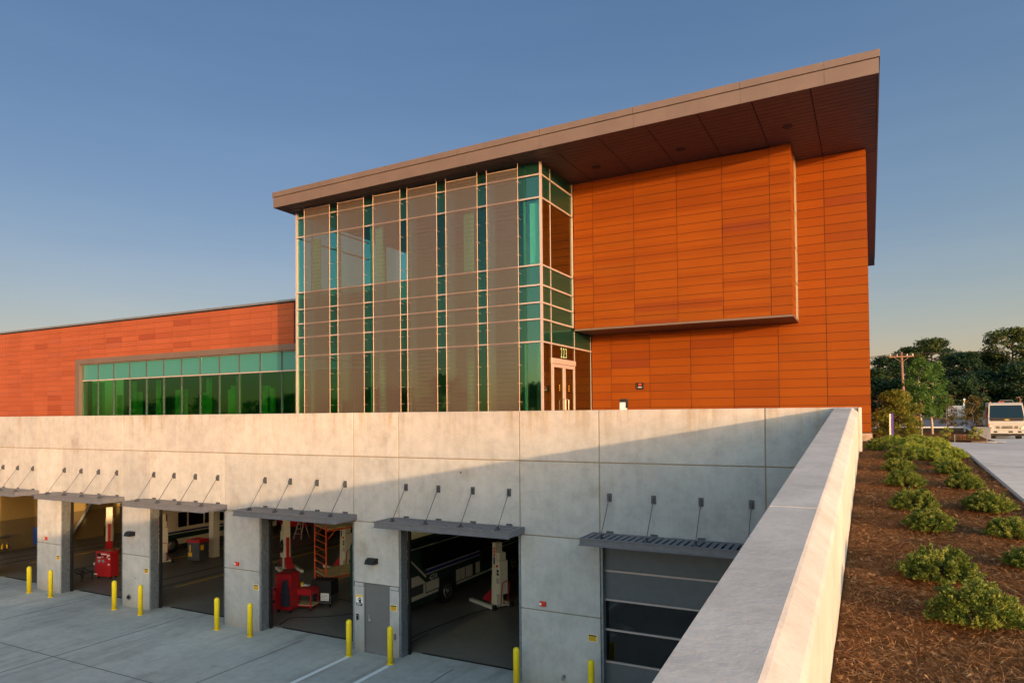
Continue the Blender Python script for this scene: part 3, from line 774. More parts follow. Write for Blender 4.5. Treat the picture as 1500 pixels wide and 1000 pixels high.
# wing to the west with window band
b = MB(B0); WJ = [-58.03+1.546*k for k in range(22)]
WX = [x for x in WJ if x < -20]
def wtop(x): return 13.06
def wing_planks(b):
    k = 0
    while 6.6+k*PZ < 13.0:
        za, zb2 = 6.6+k*PZ, min(6.6+(k+1)*PZ-.006, 13.06)
        for a, c in zip(WX, WX[1:]):
            cs = c-.006; as_ = a+.006
            if za < 10.93-.01:
                if zb2 > 10.93:                       # the row the trim cuts
                    if cs > -43.85:
                        if as_ < -43.85: b.box(as_,-43.85,YB,YB+.02,za+.006,zb2); as_ = -43.85
                        b.box(as_,cs,YB,YB+.02,10.935,zb2); continue
                if as_ > -43.85: continue
                cs = min(cs,-43.85)
            if cs - as_ > .02: b.box(as_,cs,YB,YB+.02,za+.006,zb2)
        k += 1
wing_planks(b); b.build('wing_cladding', M['red'], H)
b = MB(B0); b.box(-58,-20.9,YB+.021,26.6,10.94,13.02); b.box(-58,-43.86,YB+.021,26.6,6.4,10.94); b.build('wing_core', M['backing'], H)
b = MB(B0); b.box(-58,-20.9,YB-.05,26.7,13.065,13.17); b.build('wing_coping', M['coping'], H)
WB = bpy.data.objects.new('window_band', None); COL.objects.link(WB); WB.parent = H
b = MB(B0); b.box(-43.85,-20.9,YB-.06,YB+.35,10.62,10.93); b.box(-43.85,-43.42,YB-.058,YB+.35,6.5,10.618); b.build('surround', M['bronze'], WB)
gx = [-43.4+1.53*k for k in range(16)]
gx = [x for x in gx if x < -20.8]
for a, c in zip(gx, gx[1:]):
    b = MB(B0); b.box(a+.03,c-.03,YB+.2,YB+.22,9.64,10.58); b.build('upper_pane', M['wspan'], WB)
    b = MB(B0); b.box(a+.03,c-.03,YB+.2,YB+.22,6.55,9.56); b.build('lower_pane', M['wglass'], WB)
b = MB(B0)
for x in gx: b.box(x-.028,x+.028,YB+.15,YB+.28,6.5,10.6)
b.build('post', M['darkalu'], WB)
b = MB(B0); b.box(-43.4,-20.9,YB+.12,YB+.149,9.57,9.63); b.box(-43.4,-20.9,YB+.12,YB+.149,10.58,10.615); b.build('rail', M['alu'], WB)
# rooms behind the window band
b = MB(B0); b.box(-58,-20.9,YB+.3,38,13.0,13.05); b.box(-58,-20.9,37.9,38,6.4,13); b.box(-58,-20.9,26,38,10.7,10.8); b.build('inner_ceiling', M['ceil'], H)
b = MB(B0); b.box(-58,-20.9,26,38,6.3,6.5); b.build('inner_floor', M['inlow'], H)
b = MB(B0)
for (x, w_, dy, h) in ((-43.3,.9,.7,9.5),(-41.6,.2,1.2,8.7),(-40.9,.45,1.9,8.9),(-39.6,.18,.8,9.5),(-38.8,.5,1.9,8.6),(-37.6,.16,1.0,9.5),(-36.9,.4,2.1,9.0),(-35.6,.16,.8,8.9),(-34.9,.6,1.9,8.7),(-33.6,.2,1.3,9.5),
    (-32.8,.35,2.3,9.1),(-31.6,.5,1.1,8.8),(-30.6,.16,.8,9.5),(-29.7,.4,1.8,9.0),(-28.3,.2,1.0,8.8),(-27.5,.45,2.0,9.2),(-26.0,.2,.9,9.4),(-24.6,.5,1.5,9.0),(-22.9,.3,.9,9.5)):
    b.box(x,x+w_,YB+dy,YB+dy+.22,6.5,h)
b.build('room_divider', M['inwall2'], H)
b = MB(B0); b.box(-43.4,-20.9,YB+6,YB+6.1,6.5,10.6); b.build('room_back', M['inlow'], H)

# ------------------------------------------------------------------ fittings on the garage front (things of their own)
def copythings(first, spots, labels):
    for (loc, lab) in zip(spots, labels):
        c = copy_tree(first); c.location = loc; c['label'] = lab
def bollard():
    o = MB(); prof = [(0,.085),(1.02,.085),(1.05,.08),(1.08,.06),(1.10,.03),(1.104,0)]
    o.lathe((0,0,0),(0,0,1),prof,20); o.lathe((0,0,0),(0,0,1),[(0,.1),(.012,.1),(.014,.087)],20)
    return o.build('bollard', M['yellow'], None, True)
bl = bollard(); bl.location = (-31.48,16.47,0)
tag(bl, 'yellow bollard furthest left, before the first bay and its blue cart', 'bollard', 'yellow bollards along the garage bays')
bs = [(-29.92,'yellow bollard before the leftmost concrete pillar, second from the left'),
 (-25.73,'yellow bollard at the right side of the bay with the red cabinet and column lift'),
 (-24.17,'yellow bollard before the pillar that has a dark wall lamp and a round hole'),
 (-20.06,'yellow bollard at the right side of the bay showing the white bus'),
 (-18.46,'yellow bollard before the pillar with a red strobe, left of the scaffold bay'),
 (-14.23,'yellow bollard directly left of the grey personnel door'),
 (-12.67,'yellow bollard directly right of the grey personnel door'),
 (-8.50,'yellow bollard at the right side of the large bay with the dark bus'),
 (-6.38,'yellow bollard furthest right, beside the closed sectional door')]
for x, lab in bs:
    c = bl.copy(); COL.objects.link(c); c.location = (x,16.47,0); c['label'] = lab
# wall lamps
def wall_lamp(x, lab):
    t = thing('wall_lamp', (x,17,2.82), lab, 'lamp', 'dark wall lamps on the pillars')
    b = MB(); b.prism([(0,.09),(-.10,.10),(-.20,.06),(-.26,-.07),(0,-.07)], 0, -.17,.17); b.build('housing', M['black'], t)
    b = MB(); b.box(-.13,.13,-.22,-.04,-.078,-.071); b.build('lens', M['alu'], t)
wall_lamp(-13.69, 'dark wedge shaped wall lamp above the grey personnel door'); wall_lamp(-25.44, 'dark wedge shaped wall lamp on the pillar right of the red cabinet bay')
def strobe(x, z, lab):
    t = thing('alarm_strobe', (x,17,z), lab, 'alarm', 'red alarm strobes on the pillars')
    b = MB(); b.bbox(-.09,.09,-.06,0,-.065,.065,.012); b.build('housing', M['lampred'], t)
    b = MB(); b.bbox(-.085,-.02,-.075,-.06,-.03,.03,.005); b.build('flash_lens', M['white'], t)
strobe(-31.21,2.21,'small red alarm strobe on the leftmost pillar'); strobe(-19.66,2.19,'small red alarm strobe on the pillar left of the scaffold bay'); strobe(-7.94,2.19,'small red alarm strobe on the wide pillar left of the sectional door')
def warn(x, lab):
    t = thing('warning_sign', (x,17,1.47), lab, 'sign', 'small yellow warning signs beside the bays')
    b = MB(); b.box(-.13,.13,-.006,0,-.095,.095); b.build('sign_plate', M['white'], t)
    b = MB(); b.box(-.12,.12,-.008,-.0062,-.085,.085); b.build('yellow_field', M['signyel'], t)
    b = MB(); b.box(-.11,.11,-.0095,-.0082,.045,.078)
    random.seed(int(-x*10))
    for k in range(4):
        z = .022-.028*k; xx = -.1
        while xx < .08:
            l = random.uniform(.02,.05); b.box(xx,min(xx+l,.1),-.0095,-.0082,z-.006,z+.006); xx += l+.012
    b.build('sign_lettering', M['black'], t)
for x, lab in ((-30.34,'small yellow warning sign at the right edge of the leftmost pillar'),(-24.59,'small yellow warning sign on the pillar right of the red cabinet bay'),
               (-18.76,'small yellow warning sign on the pillar left of the scaffold bay'),(-12.94,'small yellow warning sign right of the grey personnel door'),(-6.53,'small yellow warning sign on the wide pillar beside the sectional door')):
    warn(x, lab)
t = thing('safety_sign', (-14.26,17,1.55), 'white and yellow safety sign with a black head pictogram left of the grey door', 'sign')
b = MB(); b.box(-.13,.13,-.006,0,-.17,.17); b.build('sign_plate', M['white'], t)
b = MB(); b.box(-.125,.125,-.009,-.0065,.105,.165); b.build('header', M['signyel'], t)
b = MB(); b.box(-.125,.125,-.009,-.0065,-.165,-.075)
n = 14; poly = [(.02+.062*math.cos(2*math.pi*k/n)*(1 if k < 8 else .9), .02+.07*math.sin(2*math.pi*k/n)) for k in range(n)]
b.prism(poly, 1, -.0065, -.009); b.box(-.01,.075,-.0088,-.0066,-.07,-.03); b.build('pictogram', M['black'], t)
b = MB(); b.box(-.02,.05,-.0105,-.0092,.025,.045)
for k in range(3): b.box(-.10,.10-.03*k,-.0105,-.0092,-.1-.022*k,-.092-.022*k)
b.build('visor_lines', M['white'], t)
t = thing('card_reader', (-14.34,17,1.04), 'small black card reader on the wall left of the grey door', 'card reader')
b = MB(); b.bbox(-.03,.05,-.03,0,-.10,.09,.008); b.build('casing', M['blackgl'], t)
b = MB(); b.box(.051,.07,-.028,-.001,-.08,.07); b.build('side_plate', M['galv'], t)
b = MB(); b.box(-.01,.03,-.0335,-.031,.03,.05); b.build('indicator', M['chrome'], t)
t = thing('outlet_box', (-12.92,17,.62), 'small grey outlet box on the wall behind the bollard right of the grey door', 'outlet')
b = MB(); b.bbox(-.06,.06,-.07,0,-.08,.08,.01); b.build('box_body', M['galv'], t)
b = MB(); b.box(-.045,.045,-.078,-.071,-.06,.06); b.build('cover', M['chrome'], t)
t = thing('drain_spout', (-25.62,17,.36), 'round steel drain outlet low on the pillar with the dark lamp', 'drain')
b = MB(); b.lathe((0,0,0),(0,-1,0),[(0,.12),(.015,.12),(.02,.10)],18); b.build('flange', M['galv'], t)
b = MB(); b.lathe((0,-.021,0),(0,-1,0),[(0,.065),(.05,.065)],16); b.build('pipe_mouth', M['black'], t)
t = thing('hose_bib', (-7.35,17,.35), 'small pipe stub low on the wide pillar beside the sectional door', 'pipe')
b = MB(); b.lathe((0,0,0),(0,-1,0),[(0,.05),(.015,.05),(.02,.03),(.12,.03)],14); b.build('pipe', M['galv'], t)
b = MB(); b.tube([(0,-.1,0),(0,-.13,-.08)],.03,8); b.build('spout', M['galv'], t)
# wall keypad and plaza pedestal
t = thing('wall_keypad', (-7.78,YB,8.33), 'small black keypad with a red light on the orange wall', 'keypad')
b = MB(); b.bbox(-.14,.14,-.05,0,-.13,.13,.01); b.build('casing', M['blackgl'], t)
b = MB(); b.box(-.05,.06,-.055,-.051,.02,.09); b.build('red_light', M['lampred'], t)
b = MB(); b.box(-.08,.08,-.055,-.051,-.07,-.03); b.build('label_strip', M['alu'], t)
t = thing('card_pedestal', (-6.45,19.5,6.6), 'white pedestal with a black hooded top behind the plaza wall', 'pedestal')
b = MB(); b.bbox(-.09,.09,-.08,.08,0,1.02,.012); b.build('post', M['white'], t)
b = MB(); b.bbox(-.085,.12,-.1,.1,1.02,1.12,.03); b.box(.091,.12,-.08,.08,.85,1.02); b.build('hood', M['black'], t)

# ------------------------------------------------------------------ in the garage: mobile column lifts
def make_lift(lab, loc, rz):
    """forks point along local -y; decals on the +x side, control cabinet and pull handle at the back"""
    t = thing('column_lift', loc, lab, 'vehicle lift', 'mobile column lifts in the garage', rz)
    b = MB(); b.prism([(-.20,.12),(.16,.12),(.10,2.40),(-.10,2.40)],0,-.15,.15); b.box(-.155,.155,-.12,.11,2.401,2.43); b.build('column', M['cream'], t)
    b = MB(); b.bbox(-.19,.19,.165,.40,.55,1.80,.02); b.bbox(-.15,.15,.13,.34,1.81,2.1,.02); b.build('control_cabinet', M['cream'], t)
    for s_ in (-1,1):
        b = MB(); b.bbox(s_*.40-.07,s_*.40+.07,-1.25,.25,.03,.15,.015); b.build('base_leg', M['cream'], t)
        b = MB(); b.lathe((s_*.40-.05,.34,.10),(1,0,0),[(0,.10),(.1,.10)],14); b.build('wheel', M['black'], t)
    b = MB(); b.bbox(-.325,.325,-.16,.22,.05,.12,.01); b.build('base_plate', M['cream'], t)
    b = MB(); b.bbox(-.07,.07,-.24,-.205,.16,1.55,.005); b.prism([(-.245,.16),(-.75,.16),(-.75,.22),(-.245,.62)],0,-.16,.16); b.build('lifting_carriage', M['redpaint'], t)
    b = MB(); b.tube([(-.16,.42,.15),(-.16,.52,1.0),(0,.54,1.08),(.16,.52,1.0),(.16,.42,.15)],.02,6); b.build('pull_handle', M['redpaint'], t)
    b = MB()
    for k in range(3):
        b.tube([(-.20-.02*k, .0+.17*math.cos(a), 1.15+.28*math.sin(a)-.03*k) for a in [2*math.pi*i/16 for i in range(17)]],.018,5,False)
    b.build('cable_coil', M['black'], t)
    b = MB()
    for z in (2.22,2.10,1.98): b.box(.1505,.156,-.05,.05,z-.045,z+.045)
    b.build('red_decal', M['lampred'], t)
    b = MB(); b.box(.1505,.156,-.045,.045,1.62,1.90); b.build('blue_decal', M['bblue'], t)
    b = MB(); b.box(.1505,.156,-.04,.04,1.50,1.57); b.build('yellow_decal', M['signyel'], t)
    b = MB(); b.lathe((.19,.25,1.60),(1,0,0),[(0,.05),(.03,.05)],14); b.build('stop_button', M['lampred'], t)
    b = MB()
    for z in (1.42,1.30): b.box(.191,.20,.22,.34,z-.045,z+.045)
    b.build('button', M['black'], t)
    b = MB(); b.box(.191,.197,.18,.38,.95,1.15); b.build('data_plate', M['alu'], t)
    return t
l1 = make_lift('cream column lift standing alone beside the dark bus in the large bay', (-12.72,23.15,0), R(-115))
for loc, rz, lab in (((-24.9,24.4,0),R(60),'cream and red column lift at the left of the scaffold bay'),((-22.2,25.4,0),R(-110),'cream column lift seen behind the orange scaffold frame'),
                 ((-37.0,23.4,0),R(55),'tall column lift behind the red cabinet, sunlit at its top'),((-31.75,22.8,0),R(-115),'cream column lift beside the white bus'),
                 ((-8.4,22.6,0),R(60),'column lift seen through the panes of the sectional door')):
    c = copy_tree(l1); c.location = loc; c.rotation_euler = (0,0,rz); c['label'] = lab

# dark transit bus (its own right side faces the camera)
BO = (-16.0, 26.0, 0)
bus = thing('transit_bus', BO, 'dark green and cream bus with GTA lettering parked in the large bay', 'bus')
def bus5():
    X0, X1, Y0, Y1 = -17.25, -14.75, 20.05, 31.5
    b = MB(BO)
    prof = [(X0,.36),(X0,2.45),(X0+.12,2.68),(X0+.35,2.76),(X1-.35,2.76),(X1-.12,2.68),(X1,2.45),(X1,.36)]
    # shell leaves the wheel arches open on the visible side
    b.prism([(x,z) for x,z in prof], 1, Y0, Y1)
    body = b.build('body', M['bgreen'], bus)
    b = MB(BO); b.prism([(X0+.2,2.765),(X0+.4,2.80),(X1-.4,2.80),(X1-.2,2.765)],1,Y0+.1,Y1-.1); b.build('roof', M['cream'], bus)
    e = X1+.004
    def strip(name, y0, y1, z0, z1, m, d=.004):
        b = MB(BO); b.box(X1+.0005, X1+d, y0, y1, z0, z1); return b.build(name, m, bus)
    strip('window_band', 21.1, 31.3, 1.60, 2.40, M['blackgl'])
    strip('cream_stripe', 20.1, 31.4, 2.43, 2.47, M['cream'], .006)
    strip('cream_stripe', 21.35, 25.3, 1.55, 1.585, M['cream'], .006)
    strip('blue_stripe', 21.35, 25.3, 1.42, 1.548, M['bblue'], .006)
    strip('cream_stripe', 21.35, 25.3, 1.385, 1.417, M['cream'], .006)
    strip('cream_stripe', 27.0, 31.4, 1.55, 1.58, M['cream'], .006); strip('cream_stripe', 27.0, 31.4, 1.39, 1.42, M['cream'], .006)
    strip('cream_panel', 21.35, 22.2, .74, 1.10, M['cream'], .006)
    strip('cream_panel', 20.1, 22.2, .60, .70, M['cream'], .006)
    for (ya, yb) in ((23.42,23.75),(23.78,24.1),(24.16,24.7),(24.95,25.3)): strip('cream_panel', ya, yb, .68, 1.14, M['cream'], .006)
    strip('cream_panel', 23.45, 27.6, .56, .64, M['cream'], .006)
    strip('cream_panel', 29.3, 31.4, .65, 1.1, M['cream'], .006)
    b = MB(BO); b.prism([(20.07,.70),(21.3,.70),(21.3,1.12),(20.85,1.45),(20.07,1.45)],0,X1+.0005,X1+.006); b.build('corner_panel', M['cream'], bus)
    b = MB(BO); b.box(X1+.0062,X1+.012,20.25,21.15,.76,1.10)
    b.build('grille', M['darkalu'], bus)
    b = MB(BO); b.prism([(20.07,2.34),(20.07,2.28),(21.3,1.28),(21.36,1.34)],0,X1+.0065,X1+.009); b.build('slanted_line', M['cream'], bus)
    strip('advert_panel', 25.45, 26.6, .95, 1.58, M['black'], .008)
    for y in (22.75, 28.35):
        b = MB(BO); pts = [(y+.62*math.cos(a), .48+.66*math.sin(a)) for a in [math.pi*k/14 for k in range(15)]]
        b.prism([(y-.62,.30)]+[(p[0],p[1]) for p in pts[::-1]]+[(y+.62,.30)],0,X1+.001,X1+.012); b.build('wheel_arch', M['black'], bus)
        b = MB(BO); b.lathe((X1-.22,y,.49),(1,0,0),[(0,.40),(.02,.48),(.20,.49),(.25,.46),(.26,.32)],28); w1 = b.build('wheel', M['black'], bus, True)
        b = MB(BO); b.lathe((X1+.035,y,.49),(1,0,0),[(0,.30),(.02,.29),(.022,.22),(-.02,.18),(.03,.10),(.05,.09)],24); b.build('rim', M['chrome'], w1, True)
        b = MB(BO)
        for k in range(8): b.lathe((X1+.05,y+.15*math.cos(k*math.pi/4),.49+.15*math.sin(k*math.pi/4)),(1,0,0),[(0,.018),(.03,.015)],6)
        b.build('wheel_nut', M['darkalu'], w1)
    b = MB(BO); b.box(X0+.15,X1-.15,Y0-.012,Y0-.001,1.45,2.35); b.build('rear_window', M['blackgl'], bus)
    b = MB(BO); b.bbox(X0+.05,X1-.05,Y0-.12,Y0-.001,.42,.62,.02); b.build('bumper', M['black'], bus)
    b = MB(BO); b.lathe((X1+.006,20.14,.655),(1,0,0),[(0,.035),(.015,.03)],10); b.build('side_marker', M['lampred'], bus)
    b = MB(BO); b.box(X1+.007,X1+.013,23.5,23.62,1.18,1.22); b.build('side_marker', M['lampred'], bus)
bus5()
bus_txt = text('fleet_lettering', 'GTA', M['white'], Vector((-14.738,21.83,1.135))-Vector(BO), .27, (R(90),0,R(90)), bus, sx=.95)
b = MB(BO); b.box(-14.744,-14.738,21.52,21.72,1.205,1.225); b.build('lettering_dash', M['white'], bus)
# white shuttle bus
SO = (-34.7, 29, 0)
sb = thing('shuttle_bus', SO, 'white bus with dark windows and blue and green stripes, in the bay left of centre', 'bus')
b = MB(SO); b.prism([(-35.9,.42),(-35.9,2.75),(-35.7,2.95),(-33.7,2.95),(-33.5,2.75),(-33.5,.42)],1,23.45,32.0); b.build('body', M['cream'], sb)
for (ya, yb) in ((23.65,24.35),(25.0,25.55),(25.65,26.6),(26.7,27.6),(27.7,28.6),(28.7,29.6)):
    b = MB(SO); b.bbox(-33.515,-33.494,ya,yb,1.32,2.12,.008); b.build('window', M['blackgl'], sb)
b = MB(SO); b.box(-33.4995,-33.494,23.5,31.9,1.03,1.13); b.build('blue_stripe', M['bblue'], sb)
b = MB(SO); b.box(-33.4995,-33.494,23.5,31.9,.72,.98); b.build('green_stripe', M['bgreen'], sb)
for y in (24.6,30.2):
    b = MB(SO); b.lathe((-33.7,y,.42),(1,0,0),[(0,.38),(.02,.42),(.2,.42),(.23,.38),(.24,.24)],24); w1 = b.build('wheel', M['black'], sb, True)
    b = MB(SO); b.lathe((-33.48,y,.42),(1,0,0),[(0,.24),(.02,.23),(.03,.1)],20); b.build('rim', M['chrome'], w1, True)

# red diagnostic cabinet in second bay
CO = (-31.1,19.5,0)
t = thing('red_cabinet', (-31.1,19.55,0), 'tall red wheeled service cabinet with gauges and stickers standing in sunlit bay', 'cabinet', rz=R(12))
b = MB(); b.bbox(-.42,.42,-.2,.25,.10,1.22,.015); b.box(-.44,.44,-.22,.27,1.221,1.25); b.build('cabinet_body', M['redpaint'], t)
b = MB(); b.bbox(-.56,-.425,-.12,.2,.12,.72,.01); b.build('side_case', M['redpaint'], t)
b = MB()
for (x, z, w_, h) in ((.05,1.12,.34,.05),(.3,1.07,.14,.07),(-.22,.96,.22,.05),(.12,.99,.3,.04),(.34,.92,.10,.06),(-.5,.66,.08,.12),(-.42,.2,.2,.06),(.32,.66,.1,.06)): b.box(x-w_/2,x+w_/2,-.208,-.2005,z-h/2,z+h/2)
b.build('sticker', M['white'], t)
b = MB(); b.box(-.34,-.12,-.207,-.2003,1.02,1.16); b.box(.02,.2,-.209,-.2082,.97,1.04); b.build('display', M['black'], t)
for x in (-.2,.02): 
    b = MB(); b.lathe((x,-.2,.80),(0,-1,0),[(0,.075),(.02,.075),(.022,.05)],18); b.build('gauge', M['chrome'], t)
for x in (-.34,.34):
    for y in (-.12,.17):
        b = MB(); b.lathe((x-.02,y,.05),(1,0,0),[(0,.05),(.04,.05)],12); b.build('caster', M['black'], t)
t = thing('black_compressor', (-29.9,20.6,0), 'black wheeled machine half hidden behind the red cabinet', 'machine')
b = MB(); b.bbox(-.3,.3,-.25,.25,.25,.95,.05); b.build('housing', M['blackgl'], t)
b = MB(); b.bbox(-.36,.36,-.3,.3,.10,.22,.03); b.lathe((-.3,-.32,.12),(0,1,0),[(0,.12),(.06,.12)],14); b.build('chassis', M['black'], t)
b = MB(); b.box(-.1,.1,-.256,-.2505,.6,.8); b.build('sticker', M['white'], t)
# wire stool / creeper frame
t = thing('wire_seat', (-31.75,18.75,0), 'black wire framed folding seat low on the floor left of the red cabinet', 'seat')
b = MB()
for k in range(6):
    x = -.3+.14*k; b.tube([(x,-.25,.45-.03*k),(x+.02,.28,.50-.03*k)],.012,5)
for y in (-.25,0,.28): b.tube([(-.35,y,.48),(.48,y,.34)],.015,5)
b.build('seat_mesh', M['black'], t)
b = MB()
for (x, y) in ((-.3,-.22),(-.3,.25),(.4,-.22),(.4,.25)): b.tube([(x,y,.42),(x+.12,y,.0)],.014,5); b.tube([(x,y,.02),(x+.15,y,.38)],.012,5)
b.build('legs', M['black'], t)
# blue drum cart in first bay
t = thing('blue_tool_cart', (-42.0,22.7,0), 'blue tool cart with papers taped on, against the sunlit end wall', 'tool cart')
b = MB(); b.bbox(-.25,.35,-.42,.42,.15,1.15,.02); b.build('cart_body', M['blue'], t)
b = MB(); b.box(.352,.358,-.22,.12,.6,.88); b.box(.352,.358,-.15,.05,.92,1.06); b.build('paper', M['white'], t)
for y in (-.3,.3):
    b = MB(); b.lathe((.2,y-.02,.08),(0,1,0),[(0,.08),(.05,.08)],12); b.build('caster', M['black'], t)
t = thing('parts_trolley', (-42.0,20.5,0), 'black two shelf trolley with small bottles at the left edge of the first bay', 'trolley')
b = MB()
for z in (.2,.85): b.bbox(-.25,.25,-.45,.45,z,z+.05,.01)
b.build('shelf', M['darkalu'], t)
b = MB()
for x in (-.23,.23):
    for y in (-.43,.43): b.tube([(x,y,0),(x,y,1.0)],.018,6)
b.build('upright', M['darkalu'], t)
b = MB()
for k in range(6): b.lathe((-.1+.2*(k%2),-.35+.13*k,.252),(0,0,1),[(0,.05),(.16,.05),(.2,.02),(.24,.02)],8)
b.build('bottle', M['signyel'], t)
t = thing('grey_service_unit', (-30.45,23.85,0), 'grey service unit with red top and yellow labels beside the indoor column', 'machine', rz=R(8))
b = MB(); b.bbox(-.38,.38,-.3,.3,.08,.98,.02); b.build('unit_body', M['darkalu'], t)
b = MB(); b.bbox(-.42,.42,-.34,.34,.98,1.12,.03); b.tube([(-.2,0,1.13),(0,-.1,1.22),(.25,0,1.14)],.03,6); b.build('lid', M['redpaint'], t)
b = MB(); b.box(-.24,-.16,-.307,-.3005,.5,.85); b.box(-.32,-.08,-.307,-.3005,.28,.48); b.box(.381,.388,-.2,.0,.6,.85); b.build('label', M['signyel'], t)
t = thing('red_wall_station', (-42.1,23.4,0), 'red topped station with yellow gloves against the end wall behind pillar', 'machine')
b = MB(); b.bbox(-.3,.3,-.3,.3,.1,1.3,.02); b.build('unit_body', M['darkalu'], t)
b = MB(); b.bbox(-.32,.32,-.32,.32,1.3,1.42,.02); b.build('lid', M['redpaint'], t)
b = MB(); b.bbox(.3,.34,-.2,-.02,.8,1.1,.01); b.build('gloves', M['signyel'], t)
# red tool cabinet group in scaffold bay
t = thing('red_tool_cabinet', (-19.55,19.2,0), 'tall red tool cabinet with a dark jacket hanging on it in the scaffold bay', 'tool cabinet', rz=R(14))
b = MB(); b.bbox(-.33,.33,-.28,.3,.12,1.42,.012); b.box(-.34,.34,-.29,.31,1.4205,1.44); b.build('cabinet_body', M['redpaint'], t)
b = MB()
for k in range(4): b.tube([(.336,-.22,1.30-.3*k),(.352,-.2,1.30-.3*k),(.352,.2,1.30-.3*k),(.336,.22,1.30-.3*k)],.008,4)
b.build('drawer_pull', M['chrome'], t)
for x in (-.25,.25):
    b = MB(); b.lathe((x-.02,-.2,.06),(1,0,0),[(0,.06),(.04,.06)],10); b.build('caster', M['black'], t)
t = thing('work_jacket', (-19.24,18.81,1.28), 'dark blue work jacket hanging on the side of the red tool cabinet', 'jacket', rz=R(14))
b = MB(); prof = []
for j in range(10):
    z = -.95*j/9; w_ = .07+.10*min(1,j/4); 
    for i in range(9):
        a = i/8*math.pi; prof.append((-math.cos(a)*w_+.02*math.sin(j*2.1+i), -.05-.06*math.sin(a)-.014*math.sin(i*2.4+j*.5), z))
b.add(prof, [(j*9+i,j*9+i+1,(j+1)*9+i+1,(j+1)*9+i) for j in range(9) for i in range(8)])
b.add([(p[0],p[1]+.05,p[2]) for p in prof], [(j*9+i,(j+1)*9+i,(j+1)*9+i+1,j*9+i+1) for j in range(9) for i in range(8)])
b.build('cloth', plain('navy_cloth', (.02,.022,.035), .9), t, True)
b = MB(); b.tube([(0,0,-.02),(0,-.06,.04),(0,-.09,0)],.008,5); b.build('hook', M['chrome'], t)
t = thing('mechanics_creeper', (-19.80,18.62,0), 'red creeper board with black casters leaning on the red tool cabinet', 'creeper', rz=R(10))
b = MB(); 
b.hexa([(-.2,-.14,.06),(.2,-.14,.06),(.2,-.11,.06),(-.2,-.11,.06)],[(-.16,.16,.98),(.16,.16,.98),(.16,.19,.98),(-.16,.19,.98)])
for k in range(5):
    z = .18+.16*k; y = -.14+(z-.06)*.326; b.box(-.15,.15,y-.022,y-.003,z,z+.08)
b.build('board', M['redpaint'], t)
for (x, z) in ((-.17,.12),(.17,.12),(-.17,.5),(.17,.5),(-.14,.92),(.14,.92)):
    y = -.14+(z-.06)*.326-.05; b = MB(); b.lathe((x-.02,y,z),(1,0,0),[(0,.04),(.04,.04)],10); b.build('caster', M['black'], t)
t = thing('red_parts_cart', (-19.2,19.75,0), 'low red shelf cart with a wooden lower shelf beside the red tool cabinet', 'cart', rz=R(14))
b = MB(); b.bbox(-.42,.42,-.3,.3,.58,.80,.012); b.bbox(-.40,.40,-.28,.28,.15,.19,.01); b.build('tray', M['redpaint'], t)
b = MB()
for x in (-.39,.39):
    for y in (-.27,.27): b.box(x-.02,x+.02,y-.02,y+.02,.06,.579)
b.build('leg', M['redpaint'], t)
b = MB(); b.box(-.38,.5,-.26,.26,.192,.225); b.build('wood_shelf', M['ply'], t)
for x in (-.36,.36):
    b = MB(); b.lathe((x-.02,-.26,.05),(1,0,0),[(0,.05),(.04,.05)],10); b.build('caster', M['black'], t)
t = thing('shop_rags', (-19.2,19.82,.80), 'crumpled white rags and a yellow can on top of the red shelf cart', 'rags')
b = MB()
vs = []; 
for j in range(7):
    for i in range(9):
        x = -.14+.035*i; y = -.1+.035*j; vs.append((x,y,.02+.09*abs(noise.noise(Vector((x*9,y*9,1))))+.03))
b.add(vs,[(j*9+i,j*9+i+1,(j+1)*9+i+1,(j+1)*9+i) for j in range(6) for i in range(8)]); b.build('cloth', M['white'], t)
b = MB(); b.lathe((-.22,0,0),(0,0,1),[(0,.06),(.14,.06),(.16,.04)],12); b.build('can', M['signyel'], t)
t = thing('black_welder', (-18.85,20.45,0), 'black wheeled machine box with a white printed placard, left of the scaffold', 'machine', rz=R(14))
b = MB(); b.bbox(-.42,.42,-.3,.3,.45,1.0,.02); b.build('housing', M['black'], t)
b = MB(); b.box(-.4,.4,-.28,.28,.14,.2); b.box(-.4,-.36,-.28,.28,.2,.45); b.box(.36,.4,-.28,.28,.2,.45); b.build('cart_frame', M['darkalu'], t)
b = MB(); b.box(.0,.34,-.33,-.305,.26,.54); b.build('placard', M['white'], t)
b = MB(); random.seed(5)
for k in range(4):
    x = .03
    while x < .29: l = random.uniform(.03,.07); b.box(x,min(x+l,.32),-.334,-.331,.31+k*.055,.325+k*.055); x += l+.02
b.build('placard_lettering', M['black'], t)
for x in (-.35,.35):
    b = MB(); b.lathe((x-.02,-.26,.06),(1,0,0),[(0,.06),(.04,.06)],10); b.build('caster', M['black'], t)
